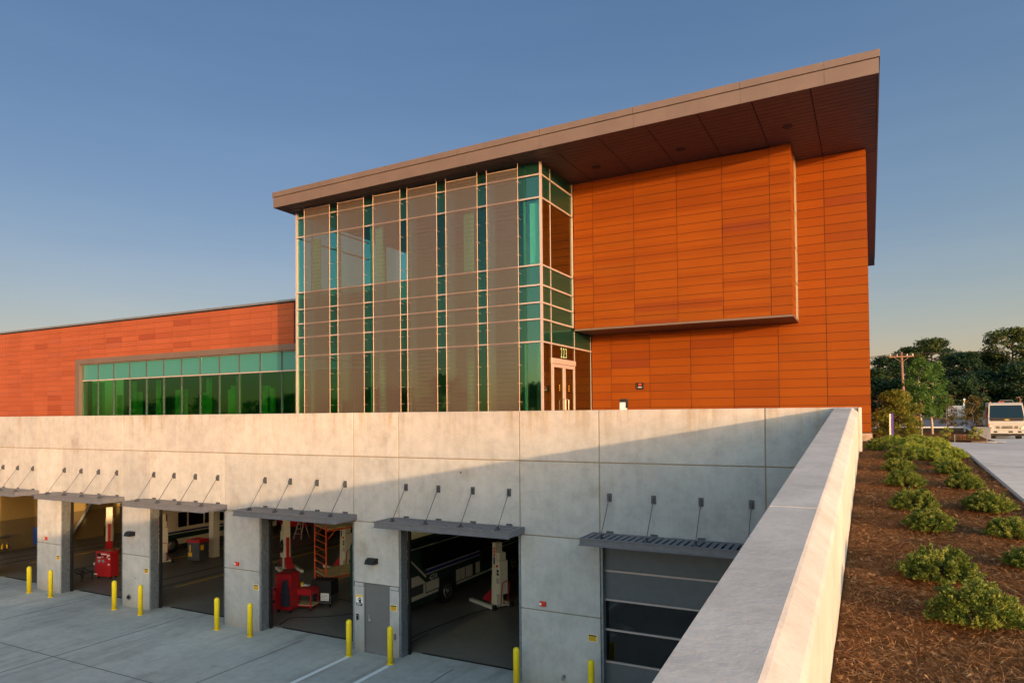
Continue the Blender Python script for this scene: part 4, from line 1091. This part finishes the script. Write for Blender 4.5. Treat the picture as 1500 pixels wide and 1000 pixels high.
# scaffold
t = thing('rolling_scaffold', (-20.4,21.9,0), 'orange rolling scaffold with ladder end frames and plywood decks', 'scaffold')
def fr_(x0,y0,x1,y1):
    b = MB()
    for (x, y) in ((x0,y0),(x1,y1)): b.tube([(x,y,.18),(x,y,3.3)],.032,8)
    for k in range(11):
        z = .35+.29*k; b.tube([(x0,y0,z),(x1,y1,z)],.018,6)
    return b
a0, a1 = Vector((-21.25,22.35,0)), Vector((-19.75,21.5,0))
dv = (a1-a0).normalized()
a0 = a1 - dv*1.5                      # end frame about 1 m wide
ln = Vector((.62,2.4,0))
SC = Vector((-20.4,21.9,0))
for q in (Vector((0,0,0)), ln):
    p0, p1 = a0+q-SC, a1+q-SC
    fr_(p0.x,p0.y,p1.x,p1.y).build('ladder_frame', M['orangepaint'], t)
    for pp in (p0,p1):
        b = MB(); b.lathe((pp.x-.02,pp.y,.09),(1,0,0),[(0,.09),(.05,.09)],14); b.tube([(pp.x,pp.y,.1),(pp.x,pp.y,.22)],.02,6); b.build('caster', M['black'], t)
for z in (.72,2.66):
    p0, p1 = a0-SC, a1-SC; n_ = ln
    b = MB(); b.hexa([p0+Vector((0,0,z)),p1+Vector((0,0,z)),p1+n_+Vector((0,0,z)),p0+n_+Vector((0,0,z))],[p0+Vector((0,0,z+.05)),p1+Vector((0,0,z+.05)),p1+n_+Vector((0,0,z+.05)),p0+n_+Vector((0,0,z+.05))]); b.build('deck', M['ply'], t)
    b = MB()
    for pp in (p0,p1): b.tube([pp+Vector((0,0,z-.04)),pp+n_+Vector((0,0,z-.04))],.03,6); b.tube([pp+Vector((0,0,z-.45)),pp+n_*.18+Vector((0,0,z-.05))],.018,6)
    b.build('deck_rail', M['orangepaint'], t)
t = thing('step_ladder', (-30.4,31.0,0), 'small aluminium step ladder far back in the scaffold bay', 'ladder')
b = MB()
for s in (-.25,.25): b.tube([(s*1.2,-.35,0),(s*.7,0,1.15)],.025,6)
for k in range(3): b.box(-.22+.02*k,.22-.02*k,-.32+.09*k,-.2+.09*k,.28+.28*k,.31+.28*k)
b.build('front_frame', M['alu'], t)
b = MB()
for s in (-.25,.25): b.tube([(s*1.2,.35,0),(s*.7,0,1.15)],.02,6)
b.build('rear_frame', M['alu'], t)
t = thing('black_bin', (-29.2,31.2,0), 'round black bin far back beside the step ladder', 'bin')
b = MB(); b.lathe((0,0,0),(0,0,1),[(0,.38),(1.0,.45),(1.05,.47),(1.06,.44)],20); b.build('barrel', M['black'], t)
b = MB(); b.lathe((0,0,1.065),(0,0,1),[(0,.42),(.06,.38),(.09,.1)],20); b.build('lid', M['darkalu'], t)
t = thing('red_fire_cart', (-33.0,33.0,0), 'red machine at the far back of the scaffold bay', 'machine')
b = MB(); b.bbox(-1.4,1.2,-.4,.4,.3,1.5,.03); b.build('housing', M['redpaint'], t)
for x in (-1,.9):
    b = MB(); b.lathe((x,-.42,.25),(0,1,0),[(0,.25),(.1,.25)],16); b.build('wheel', M['black'], t)
b = MB(); b.box(-1.2,1.0,-.408,-.4005,1.1,1.16); b.build('stripe', M['white'], t)
# cables on the floor
def cable(pts, lab, r=.014):
    v = [Vector(p) for p in pts]; out = []
    for i in range(len(v)-1):
        p0, p1, p2, p3 = v[max(i-1,0)], v[i], v[i+1], v[min(i+2,len(v)-1)]
        for k in range(8):
            s = k/8; out.append(.5*((2*p1)+(p2-p0)*s+(2*p0-5*p1+4*p2-p3)*s*s+(3*p1-p0-3*p2+p3)*s**3))
    out.append(v[-1]); b = MB(); b.tube(out, r, 5); tag(b.build('power_cable', M['black'], None, True), lab, 'cable', 'cables on the garage floor')
cable([(-12.62,18.4,.35),(-13.2,18.2,.03),(-13.5,18.9,.02),(-13.3,20.6,.02),(-13.1,21.9,.02),(-12.6,23.2,.02),(-12.2,23.6,.02),(-12.3,24.1,.02),(-12.8,23.9,.25)], 'black cable curving from the door jamb to the column lift beside the dark bus')
cable([(-18.5,17.8,.02),(-18.7,18.6,.02),(-17.9,19.1,.02),(-17.1,20.0,.02),(-17.4,20.9,.02),(-18.2,21.2,.02),(-18.2,20.5,.3)], 'black cable looping around the red tool cabinet in the scaffold bay')

# ------------------------------------------------------------------ vegetation helpers
def leafcloud(b, blobs, n, size, rnd, flat=.5, shell=.55):
    tot = sum(r[3]*r[4]*r[5] for r in blobs) if len(blobs[0]) > 4 else 1
    vs, fs = [], []
    for (cx,cy,cz,rx,ry,rz) in blobs:
        k = max(8, int(n*(rx*ry*rz)**(2/3)/sum((q[3]*q[4]*q[5])**(2/3) for q in blobs)))
        for _ in range(k):
            th = rnd.uniform(0,2*math.pi); ph = math.acos(rnd.uniform(-1,1)); r = shell+(1.06-shell)*rnd.random()**.7
            d = Vector((math.sin(ph)*math.cos(th), math.sin(ph)*math.sin(th), math.cos(ph)))
            nz = 1+.35*noise.noise(Vector((d.x*2.2+cx,d.y*2.2+cy,d.z*2.2+cz)))
            c = Vector((cx+d.x*rx*r*nz, cy+d.y*ry*r*nz, cz+d.z*rz*r*nz))
            s = size*rnd.uniform(.6,1.3)
            u = Vector((rnd.gauss(0,1),rnd.gauss(0,1),rnd.gauss(0,.7))).normalized(); v = u.cross(Vector((rnd.gauss(0,1),rnd.gauss(0,1),rnd.gauss(0,1)))).normalized()
            i = len(vs)
            vs += [c-u*s*.5, c+v*s*flat*.5, c+u*s*.5, c-v*s*flat*.5]; fs.append((i,i+1,i+2,i+3))
    b.add(vs, fs)
def tree(name, loc, h, w, lab, cat, mat, barkmat, seed, n=5000, size=.3, style='pine', group=None, clear=.3, nb=26):
    rnd = random.Random(seed)
    t = thing(name, loc, lab, cat, group)
    b = MB(); tr = max(.05, h*.018)
    tp = [(rnd.uniform(-.1,.1)*k*.3, rnd.uniform(-.1,.1)*k*.3, h*.9*k/6) for k in range(7)]
    b.tube(tp, [tr*(1-.13*k) for k in range(7)], 8)
    blobs = []
    for k in range(nb):
        f = (k+.5)/nb; z = h*(clear+(1-clear)*f)
        prof = math.sin(math.pi*min(1,(.18+.80*f)))**.8 if style != 'pine' else (math.sin(math.pi*(.22+.74*f)))**.7
        R_ = w*.5*prof*rnd.uniform(.35,1.0); a = k*2.4+rnd.uniform(-.5,.5)
        br = w*(.115 if style == 'pine' else .15)*rnd.uniform(.7,1.35)
        x, y = R_*math.cos(a), R_*math.sin(a)
        blobs.append((x,y,min(z,h-br*.7),br*1.25,br*1.25,br*(.62 if style == 'pine' else .85)))
        if f < .85:
            b.tube([(0,0,z-h*.06),(x*.5,y*.5,z-h*.02),(x*.85,y*.85,z)],[tr*.45,tr*.3,tr*.12],5)
    b.build('trunk', barkmat, t, True)
    c = MB(); leafcloud(c, blobs, n, size, rnd, shell=.25); c.build('crown', mat, t)
    return t
# background trees behind the street
TR = [(2.6,122,9.6,8.5,'pinedark','dark dense evergreen closest to the orange wall, behind the utility pole'),
      (.9,116,7.4,7.0,'pinedark','low dark evergreen touching the edge of the orange building'),
      (8.6,128,12.6,9.5,'pine','broad sunlit pine behind the utility pole, tallest of the left clump'),
      (6.0,134,11.8,7.5,'pine','pine with rounded olive top just left of the broad one'),
      (12.6,120,9.6,8.0,'pinedark','dark green tree in the middle of the tree line above the white board'),
      (15.0,126,9.8,7.0,'pinedark','dark tree between the middle tree and the tallest pine'),
      (18.6,124,13.2,8.8,'pine','tallest pine with open sunlit crown left of the truck roof'),
      (22.8,122,10.6,8.0,'pine','pine at the right edge of the photo above the truck'),
      (18.0,112,7.4,8.0,'pinedark','low wide dark tree directly above the truck cab'),
      (10.2,110,5.6,7.0,'pinedark','low dark bushy tree right behind the white board'),
      (5.6,112,6.2,6.0,'pinedark','low dark bushy tree directly right of the utility pole'),
      (24.5,112,6.6,8.0,'pinedark','low dark tree at the far right behind the truck box'),
      (13.6,114,6.4,7.0,'pinedark','low dark tree between the white board and the truck')]
for k, (x, y, h, w_, mt, lab) in enumerate(TR):
    tree('pine_tree' if mt == 'pine' else 'evergreen_tree', (x,y,gz(x,y)-.1), h, w_, lab, 'tree', M[mt], M['bark'], 20+k, n=13000, size=.36, clear=.12 if mt != 'pine' else .34, group='trees beyond the street', nb=40)
# pinkish flats seen between the trees
for (x, y, w_, h, lab) in ((26.5,150,9,5.2,'pale pink apartment house at the right edge behind the trees'),(4.2,150,5,6.2,'pale pink house glimpsed between the trees left of the pole')):
    t = thing('background_house', (x,y,6.4), lab, 'house')
    b = MB(); b.box(-w_/2,w_/2,0,8,0,h); b.build('wall', plain('pink_render'+str(x), (.55,.36,.30), .8), t)
    b = MB(); b.prism([(-w_/2-.4,h),(w_/2+.4,h),(0,h+1.6)],1,-.5,8.5); b.build('roof', M['doorgrey'], t)
    for k in range(3):
        for j in (1,3.4):
            b = MB(); xx = -w_/2+w_*(k+.5)/3; b.box(xx-.5,xx+.5,-.03,-.001,j,j+1.3); b.build('window', M['blackgl'], t)
# young trees and shrubs in the planter
tree('young_tree', (2.75,50,gz(2.7,50)), 4.9, 2.1, 'slender young tree with pale green airy crown, left of its twin', 'tree', M['lit'], M['palebark'], 61, n=4200, size=.16, style='round', group='young trees in the planter', clear=.28, nb=22)
tree('young_tree', (3.45,51.5,gz(3.4,51.5)), 4.7, 2.2, 'slender young tree with pale green airy crown, right of its twin', 'tree', M['lit'], M['palebark'], 64, n=4200, size=.16, style='round', group='young trees in the planter', clear=.28, nb=22)
tree('tall_shrub', (.98,33,gz(1,33)), 2.2, 1.6, 'bushy yellow green shrub with orange tips beside the orange building corner', 'shrub', M['yelleaf'], M['bark'], 70, n=12000, size=.095, style='round', clear=.06, nb=26)
tree('tall_shrub', (.35,36,gz(.4,36)), 1.6, 1.1, 'reddish shrub behind the yellow green one, against the building corner', 'shrub', M['redleaf'], M['bark'], 71, n=4500, size=.09, style='round', clear=.1, nb=16)
tree('ornamental_tree', (4.35,52.5,gz(4.3,52.5)), 2.4, 1.4, 'small dull green ornamental tree left of the white board', 'tree', M['redleaf'], M['bark'], 72, n=1500, size=.11, style='round', group='small trees beside the white board', clear=.25, nb=16)
tree('ornamental_tree', (5.75,52.5,gz(5.7,52.5)), 2.5, 1.5, 'small reddish ornamental tree in front of the right post of the white board', 'tree', M['redleaf'], M['bark'], 73, n=1700, size=.11, style='round', group='small trees beside the white board', clear=.2, nb=16)
for k, (x, y, lab) in enumerate(((2.2,47.6,'low green plant at the foot of the young trees'),(5.3,47.6,'small yellow green plant at the near edge of the planter'),(3.9,47.5,'tiny green plant in the middle of the planter'))):
    tree('planter_plant', (x,y,gz(x,y)+.05), .7, .7, lab, 'plant', M['juniper'], M['twig'], 80+k, n=500, size=.09, style='round', group='plants in the planter', clear=.1, nb=8)
t = thing('red_flowers', (4.0,46.9,gz(4,47)), 'cluster of small red flowers along the near edge of the planter', 'flowers')
b = MB(); rnd = random.Random(4)
pts = [(rnd.uniform(-.9,.9), rnd.uniform(-.2,.2), rnd.uniform(.15,.34)) for _ in range(13)]
for p_ in pts: b.tube([(p_[0],p_[1],0),p_],.006,3)
b.build('stems', M['juniper'], t)
b = MB(); leafcloud(b, [(p_[0],p_[1],p_[2],.04,.04,.03) for p_ in pts], 120, .045, rnd); b.build('petals', M['lampred'], t)

# shrubs in the mulch bed
def make_shrub(seed, mat, nleaf):
    rnd = random.Random(seed)
    t = thing('bed_shrub', (0,0,0), 'x', 'shrub', 'low rounded shrubs in the mulch bed')
    b = MB()
    tips = []
    for k in range(150):
        a = rnd.uniform(0,2*math.pi); e = rnd.random()**.8
        rr = .48*math.sqrt(e)*rnd.uniform(.85,1.12)
        hgt = (.46*math.sqrt(max(.03,1-e*.93)))*rnd.uniform(.8,1.15)
        tip = Vector((rr*math.cos(a), rr*math.sin(a), hgt)); tips.append(tip)
        mid = Vector((tip.x*.55, tip.y*.55, tip.z*.5))
        b.tube([(tip.x*.08,tip.y*.08,0),mid,tip],[.006,.004,.002],3,False)
    b.build('stems', M['twig'], t)
    c = MB(); vs, fs = [], []
    per = nleaf//150
    for tip in tips:
        ax = (tip*.9+Vector((0,0,.12))).normalized()
        for i in range(per):
            s_ = rnd.random()**1.4
            base = tip*(1-.45*s_) + Vector((rnd.gauss(0,.016),rnd.gauss(0,.016),rnd.gauss(0,.016)))
            u = (ax*.7+Vector((rnd.gauss(0,.7),rnd.gauss(0,.7),rnd.gauss(0,.5)))).normalized()
            v = u.cross(Vector((rnd.gauss(0,1),rnd.gauss(0,1),rnd.gauss(0,1)))).normalized()
            l = rnd.uniform(.026,.046); w_ = l*.30; k = len(vs)
            vs += [base, base+u*l*.45+v*w_, base+u*l, base+u*l*.45-v*w_]; fs.append((k,k+1,k+2,k+3))
    c.add(vs, fs); c.build('foliage', mat, t)
    return t
protoA = make_shrub(101, M['shrub'], 15000); protoB = make_shrub(102, M['shrub'], 15000); protoC = make_shrub(103, M['juniper'], 12000)
SH = [(.63,5.94,.66,'A','large light tipped shrub nearest to the camera at the bottom right'),
 (.50,7.05,.66,'B','wide shrub second from the camera, left of the nearest one'),
 (.58,9.1,.60,'A','rounded shrub third from the camera in the left row'),
 (.47,10.3,.60,'B','darker shrub touching the rear of the third one in the left row'),
 (.44,12.2,.60,'A','shrub in the left row, fifth from the camera'),
 (.42,13.9,.58,'B','low flat shrub in the left row, sixth from the camera'),
 (.50,15.4,.62,'A','shrub in the left row before the bright ground cover'),
 (1.24,7.75,.42,'B','shrub cut by the right photo edge, lower of the two'),
 (1.29,8.95,.50,'A','shrub at the right photo edge, upper of the two'),
 (1.27,10.4,.62,'B','wide shrub in the right row beside the driveway edging'),
 (1.22,12.2,.55,'A','round shrub in the right row, second behind the wide one'),
 (1.20,13.7,.58,'B','shrub in the right row just before the tangle of ground cover'),
 (.14,17.4,.62,'A','yellow green shrub at the foot of the building corner')]
first = {}
for (x, y, w_, k, lab) in SH:
    pr_ = {'A':protoA,'B':protoB}[k]
    if k not in first: c = pr_; first[k] = 1
    else: c = copy_tree(pr_)
    c.location = (x,y,gz(x,y)+.01); rnd = random.Random(int(x*100+y*7)); s_ = w_*.97
    c.scale = (s_,s_,s_*rnd.uniform(.88,1.02)); c.rotation_euler = (0,0,rnd.uniform(0,6.28)); c['label'] = lab
GC = [(.72,16.6,.8,'bright ground cover clump right beside the corner shrub'),(1.05,15.6,.8,'bright ground cover clump in the middle of the bed'),(1.15,17.4,.9,'arching ground cover clump further back in the bed'),
      (.85,18.6,.9,'ground cover clump behind the bright middle clump'),(1.35,16.0,.75,'ground cover clump at the driveway edging'),(1.3,19.2,.9,'furthest ground cover clump before the building corner'),(1.22,14.8,.6,'small ground cover clump behind the right shrub row'),
      (.5,20.5,.9,'ground cover clump beside the wall foundation'),(1.1,21.6,.9,'last bright ground cover clump toward the stakes')]
for i, (x, y, w_, lab) in enumerate(GC):
    c = protoC if i == 0 else copy_tree(protoC)
    c.location = (x,y,gz(x,y)); c.scale = (w_*.85,w_*.85,w_*.68); c.rotation_euler = (0,0,i*1.3); c['label'] = lab; c['group'] = 'bright ground cover clumps'; c['category'] = 'ground cover'
    c.name = 'ground_cover_clump'
# mulch litter
b = MB(); rnd = random.Random(9); vs = []; fs = []
def mz(x, y): return gz(x,y)+.02+.035*(noise.noise(Vector((x*1.6,y*1.6,0)))*.9+noise.noise(Vector((x*6,y*6,3)))*.35)
for k in range(70000):
    y = 3.2+17*rnd.random()**2.0; x = rnd.uniform(-.22, kerbx(y)-.05)
    big = rnd.random() < .035
    l = rnd.uniform(.018,.055) if not big else rnd.uniform(.015,.035); w_ = l*(.045 if not big else .32)
    a = rnd.uniform(0,6.28); tilt = rnd.uniform(-.45,.45)
    u = Vector((math.cos(a),math.sin(a),tilt)).normalized(); v = Vector((-math.sin(a),math.cos(a),rnd.uniform(-.4,.4)))
    c = Vector((x,y,mz(x,y)+.006+rnd.random()*.014)); i = len(vs)
    vs += [c-u*l-v*w_, c+u*l*.9-v*w_*.5, c+u*l+v*w_*.4, c-u*l*.8+v*w_]; fs.append((i,i+1,i+2,i+3))
b.add(vs, fs); tag(b.build('mulch_litter', M['flake']), 'brown pine straw and pale wood chips strewn over the bed', 'mulch', kind='stuff')
# shrubs on the far side of the driveway (they throw the long bands of shade)
for k, (x, y, h, w_) in enumerate(((13,2,.9,1.2),(14,5.5,.7,1.0),(15,8.5,1.0,1.4),(13.5,-2,.9,1.2),(16.5,12.5,1.0,1.3),(15,-6,1.0,1.4),(8.6,5.5,.85,1.0),(8.9,9.8,.95,1.0),(8.4,13.6,.8,1.1),(9.1,17.6,1.0,1.0),(8.7,21.8,.9,1.1),(9.2,26.5,1.0,1.2),(9.6,31.5,1.1,1.3),(8.2,1.2,.8,.9),(8.0,-3.4,.7,.8))):
    tree('verge_shrub', (x,y,gz(x,y)), h, w_, 'rounded evergreen shrub on the verge across the driveway', 'shrub', M['shrub'], M['twig'], 200+k, n=1200, size=.07, style='round', group='shrubs on the driveway verge', clear=.02, nb=14)

# ------------------------------------------------------------------ street furniture
t = thing('utility_pole', (3.66,100,6.2), 'brown wooden utility pole with crossarm and a street lamp arm', 'utility pole')
b = MB(); b.tube([(0,0,0),(.0,0,4),(-.12,0,8.5)],[.19,.17,.13],10); b.build('pole', M['polewood'], t, True)
b = MB(); b.box(-1.5,1.25,-.2,-.08,7.85,8.02); b.tube([(-.9,-.14,7.85),(-.1,-.14,7.2)],.04,4); b.tube([(.7,-.14,7.85),(-.1,-.14,7.2)],.04,4); b.build('crossarm', M['polewood'], t)
b = MB()
for x in (-1.35,-.6,.5,1.1): b.lathe((x,-.14,8.02),(0,0,1),[(0,.06),(.08,.09),(.12,.05),(.2,.06),(.24,.02)],8)
b.build('insulator', M['white'], t)
b = MB(); b.tube([(.1,-.1,5.6),(.9,-.1,6.1),(1.8,-.1,6.25),(2.3,-.1,6.3)],.05,6); la = b.build('lamp_arm', M['galv'], t)
b = MB(); b.bbox(2.2,2.75,-.25,.05,6.22,6.42,.06); b.build('lamp_head', M['galv'], la)
b = MB(); b.bbox(-.05,.3,-.3,-.1,.6,1.1,.03); b.build('meter_box', M['white'], t)
t = thing('overhead_wires', (3.66,100,14.2), 'thin overhead wires slung from the utility pole across the trees', 'wires')
for (x, z) in ((-1.35,.28),(-.6,.28),(.5,.28),(1.1,.28)):
    for s, ex, ez in ((-1,-45,-1.0),(1,60,3.0)):
        b = MB(); b.tube([(x+(ex-x)*u, -.14+s*8*u, z+ez*u-2.2*4*u*(1-u)*.45) for u in [k/14 for k in range(15)]],.022,4,False); b.build('wire', M['black'], t)
t = thing('white_board', (4.95,54,gz(5,54)), 'blank white board on two posts seen among the small trees', 'sign')
b = MB(); b.bbox(-.45,.47,-.03,.0,1.05,1.78,.01); b.build('panel', M['white'], t)
for x in (-.47,.50):
    b = MB(); b.box(x-.05,x+.05,.005,.10,0,1.8 if x < 0 else 2.15); b.build('post', M['white'], t)
b = MB(); b.lathe((.5,.05,2.15),(0,0,1),[(0,.06),(.05,.08),(.1,.02)],8); b.build('post_cap', M['white'], t)
t = thing('marker_stakes', (.67,30,gz(.7,30)), 'white stake and purple stake standing side by side before the yellow shrub', 'stake')
b = MB(); b.box(-.06,-.005,-.03,.0,0,1.1); b.build('white_stake', M['cream'], t)
b = MB(); b.box(.005,.08,-.03,.0,0,1.12); b.build('purple_stake', plain('purple_vinyl', (.08,.04,.30), .5), t)
t = thing('concrete_block', (6.0,53.5,gz(6.0,50)-.3), 'grey concrete retaining block at the end of the planter, left of the truck', 'block')
b = MB(); b.bbox(-.25,.55,-2,.0,0,.85,.03); b.build('block_body', M['blockgrey'], t)
b = MB(); b.bbox(-.3,.6,-2.05,.05,.85,.93,.02); b.build('block_cap', M['blockgrey'], t)
t = thing('low_rail', (4.9,46.0,gz(5,46)), 'low grey cable rail along the near edge of the planter', 'railing')
for x in (-.75,.75): 
    b = MB(); b.tube([(x,0,0),(x,0,.42)],.022,6); b.build('rail_post', M['galv'], t)
b = MB(); b.tube([(-.75,0,.38),(.75,0,.38)],.006,4); b.build('cable', M['galv'], t)
# red car on the street
t = thing('red_car', (2.6,84,gz(2.6,84)-.3), 'dark red car on the street half hidden behind the shrubs', 'car')
b = MB(); b.prism([(-2.1,.35),(-2.15,.8),(-1.3,.95),(-.7,1.42),(.7,1.45),(1.4,1.0),(2.1,.85),(2.15,.35)],1,-.85,.85); b.build('body', M['maroon'], t)
b = MB(); b.prism([(-1.15,.98),(-.65,1.36),(.6,1.38),(1.15,1.0)],1,-.86,.86); b.build('side_window', M['blackgl'], t)
for x in (-1.35,1.35):
    for y in (-.88,.70):
        b = MB(); b.lathe((x,y,.33),(0,1,0),[(0,.33),(.18,.33)],16); w1 = b.build('wheel', M['black'], t)
        b = MB(); b.lathe((x,y-.01 if y < 0 else y+.181,.33),(0,1,0),[(0,.2),(.01,.2)],12); b.build('rim', M['chrome'], w1)
# box truck
def truck():
    X, Y = 5.05, 45.0; gzz = 5.50
    # centre line from the badge at px 1474
    t = thing('delivery_truck', (7.44,52.0,5.49), 'white low cab truck with a wide dark windscreen parked at the driveway end', 'truck')
    b = MB()
    # cab: profile across Y (front at -y), slight taper at the sides
    prof = [(-.02,.42),(-.06,.95),(.02,1.30),(.28,2.10),(.42,2.20),(1.75,2.24),(1.75,.42)]
    n = len(prof)
    def side(s, inset): return [(s*(1.06-(max(0,z-1.25)*.10)+0), y, z) for (y, z) in prof]
    L_, R_ = side(-1,0), side(1,0)
    b.add(L_+R_, [tuple(range(n)), tuple(range(n,2*n))[::-1]]+[(i,n+i,n+(i+1)%n,(i+1)%n) for i in range(n)])
    b.build('cab', M['truckwhite'], t)
    # windscreen
    def px(z): return (1.0-(max(0,z-1.25)*.10))
    def yf(z):
        for (y0,z0),(y1,z1) in zip(prof[:4],prof[1:5]):
            if z <= z1: return y0+(y1-y0)*(z-z0)/(z1-z0)
        return .28
    zs_ = [1.30,1.6,1.9,2.06]
    b = MB()
    vs = []
    for z in zs_:
        for k in range(9):
            u = -1+2*k/8; vs.append((u*(px(z)-.02), yf(z)-.012-.0*(1-u*u), z))
    b.add(vs,[(j*9+i,j*9+i+1,(j+1)*9+i+1,(j+1)*9+i) for j in range(3) for i in range(8)]); b.build('windscreen', M['carglass'], t)
    b = MB(); b.prism([(-.93,1.10),(.93,1.10),(.98,1.30),(-.98,1.30)],1,-.045,-.03); b.build('black_panel', M['black'], t)
    b = MB(); b.prism([(-.17,1.17),(-.06,1.155),(-.05,1.14),(.05,1.14),(.06,1.155),(.17,1.17),(.15,1.205),(.06,1.205),(.05,1.225),(-.05,1.225),(-.06,1.205),(-.15,1.205)],1,-.065,-.046); b.build('badge', plain('gold_badge',(.45,.36,.12),.3,.6), t)
    b = MB()
    for (x0,x1) in ((-.62,-.42),(-.30,.30),(.42,.62)):
        b.box(x0,x1,-.075,-.055,.66,.71); b.box(x0,x1,-.075,-.055,.74,.79)
    b.build('grille_slot', M['black'], t)
    for s in (-1,1):
        b = MB(); b.prism([(s*1.04,.60),(s*.74,.60),(s*.80,.74),(s*1.02,.90)],1,-.075,-.045); hl = b.build('headlight', M['chrome'], t)
        b = MB(); b.prism([(s*1.05,.80),(s*.98,.80),(s*.98,.92),(s*1.05,.92)],1,-.085,-.0755); b.build('indicator', M['orangelens'], hl)
        b = MB(); b.bbox(s*1.28-.08,s*1.28+.08,.15,.22,1.35,1.75,.02); b.tube([(s*1.0,.25,1.7),(s*1.25,.2,1.7)],.015,5); b.build('mirror', M['black'], t)
        b = MB(); b.lathe((s*.74-.14,.6,.36),(1,0,0),[(0,.36),(.28,.36)],20); w1 = b.build('wheel', M['black'], t)
        b = MB(); b.lathe((s*.74-.15 if s < 0 else s*.74+.141,.6,.36),(1,0,0),[(0,.2),(.01,.2)],14); b.build('rim', M['chrome'], w1)
        b = MB(); b.bbox(s*1.02-.015,s*1.02+.015,.45,1.5,1.25,1.95,.005); b.build('side_window', M['blackgl'], t)
    b = MB(); b.bbox(-1.08,1.08,-.16,.04,.34,.56,.03); bp = b.build('bumper', M['truckwhite'], t)
    b = MB(); b.box(-.78,-.58,-.168,-.161,.40,.50); b.box(.06,.30,-.168,-.161,.40,.50); b.box(.58,.78,-.168,-.161,.40,.50); b.build('bumper_slot', M['black'], bp)
    b = MB(); b.box(-1.0,1.0,.02,.3,.2,.42); b.build('chassis', M['black'], t)
    for x in (-.85,-.35,-.22,-.09,.85):
        b = MB(); b.bbox(x-.04,x+.04,.42,.52,2.235,2.285,.01); b.build('marker_lamp', M['orangelens'], t)
    b = MB(); b.tube([(-.25,1.0,2.25),(-.2,1.0,2.36),(.5,1.0,2.36),(.55,1.0,2.25)],.02,5); b.build('roof_rack', M['galv'], t)
    b = MB(); b.box(-1.05,1.05,2.2,6.5,.55,.75); b.build('flat_bed', M['darkalu'], t)
    b = MB(); b.lathe((-.95,5.2,.38),(1,0,0),[(0,.38),(.3,.38)],18); b.lathe((.65,5.2,.38),(1,0,0),[(0,.38),(.3,.38)],18); b.build('rear_wheel', M['black'], t)
truck()
tk = [o for o in bpy.data.objects if o.name == 'delivery_truck'][0]; tk.scale = (.9,1,1.02)
tag(MB().bbox(0,1.6,0,.5,-.1,.03,.03).build('kerb_island', M['conc'], None), kind='structure').location = (5.0,46.6,5.52)

# trees across the lower yard, behind the viewer: seen mirrored in the green glass
rnd = random.Random(77)
for k in range(16):
    x = -230+12.5*k+rnd.uniform(-3,3); y = -95-rnd.uniform(0,30)
    tree('yard_tree', (x,y,0), rnd.uniform(12,17), rnd.uniform(11,15), 'broad dark tree across the lower yard, mirrored in the green glass', 'tree', M['pinedark'], M['bark'], 300+k, n=1800, size=1.1, style='round', group='trees across the lower yard', clear=.1, nb=20)

# ------------------------------------------------------------------ render settings
scene.render.engine = 'CYCLES'
scene.cycles.max_bounces = 8; scene.cycles.transparent_max_bounces = 16
scene.render.film_transparent = False
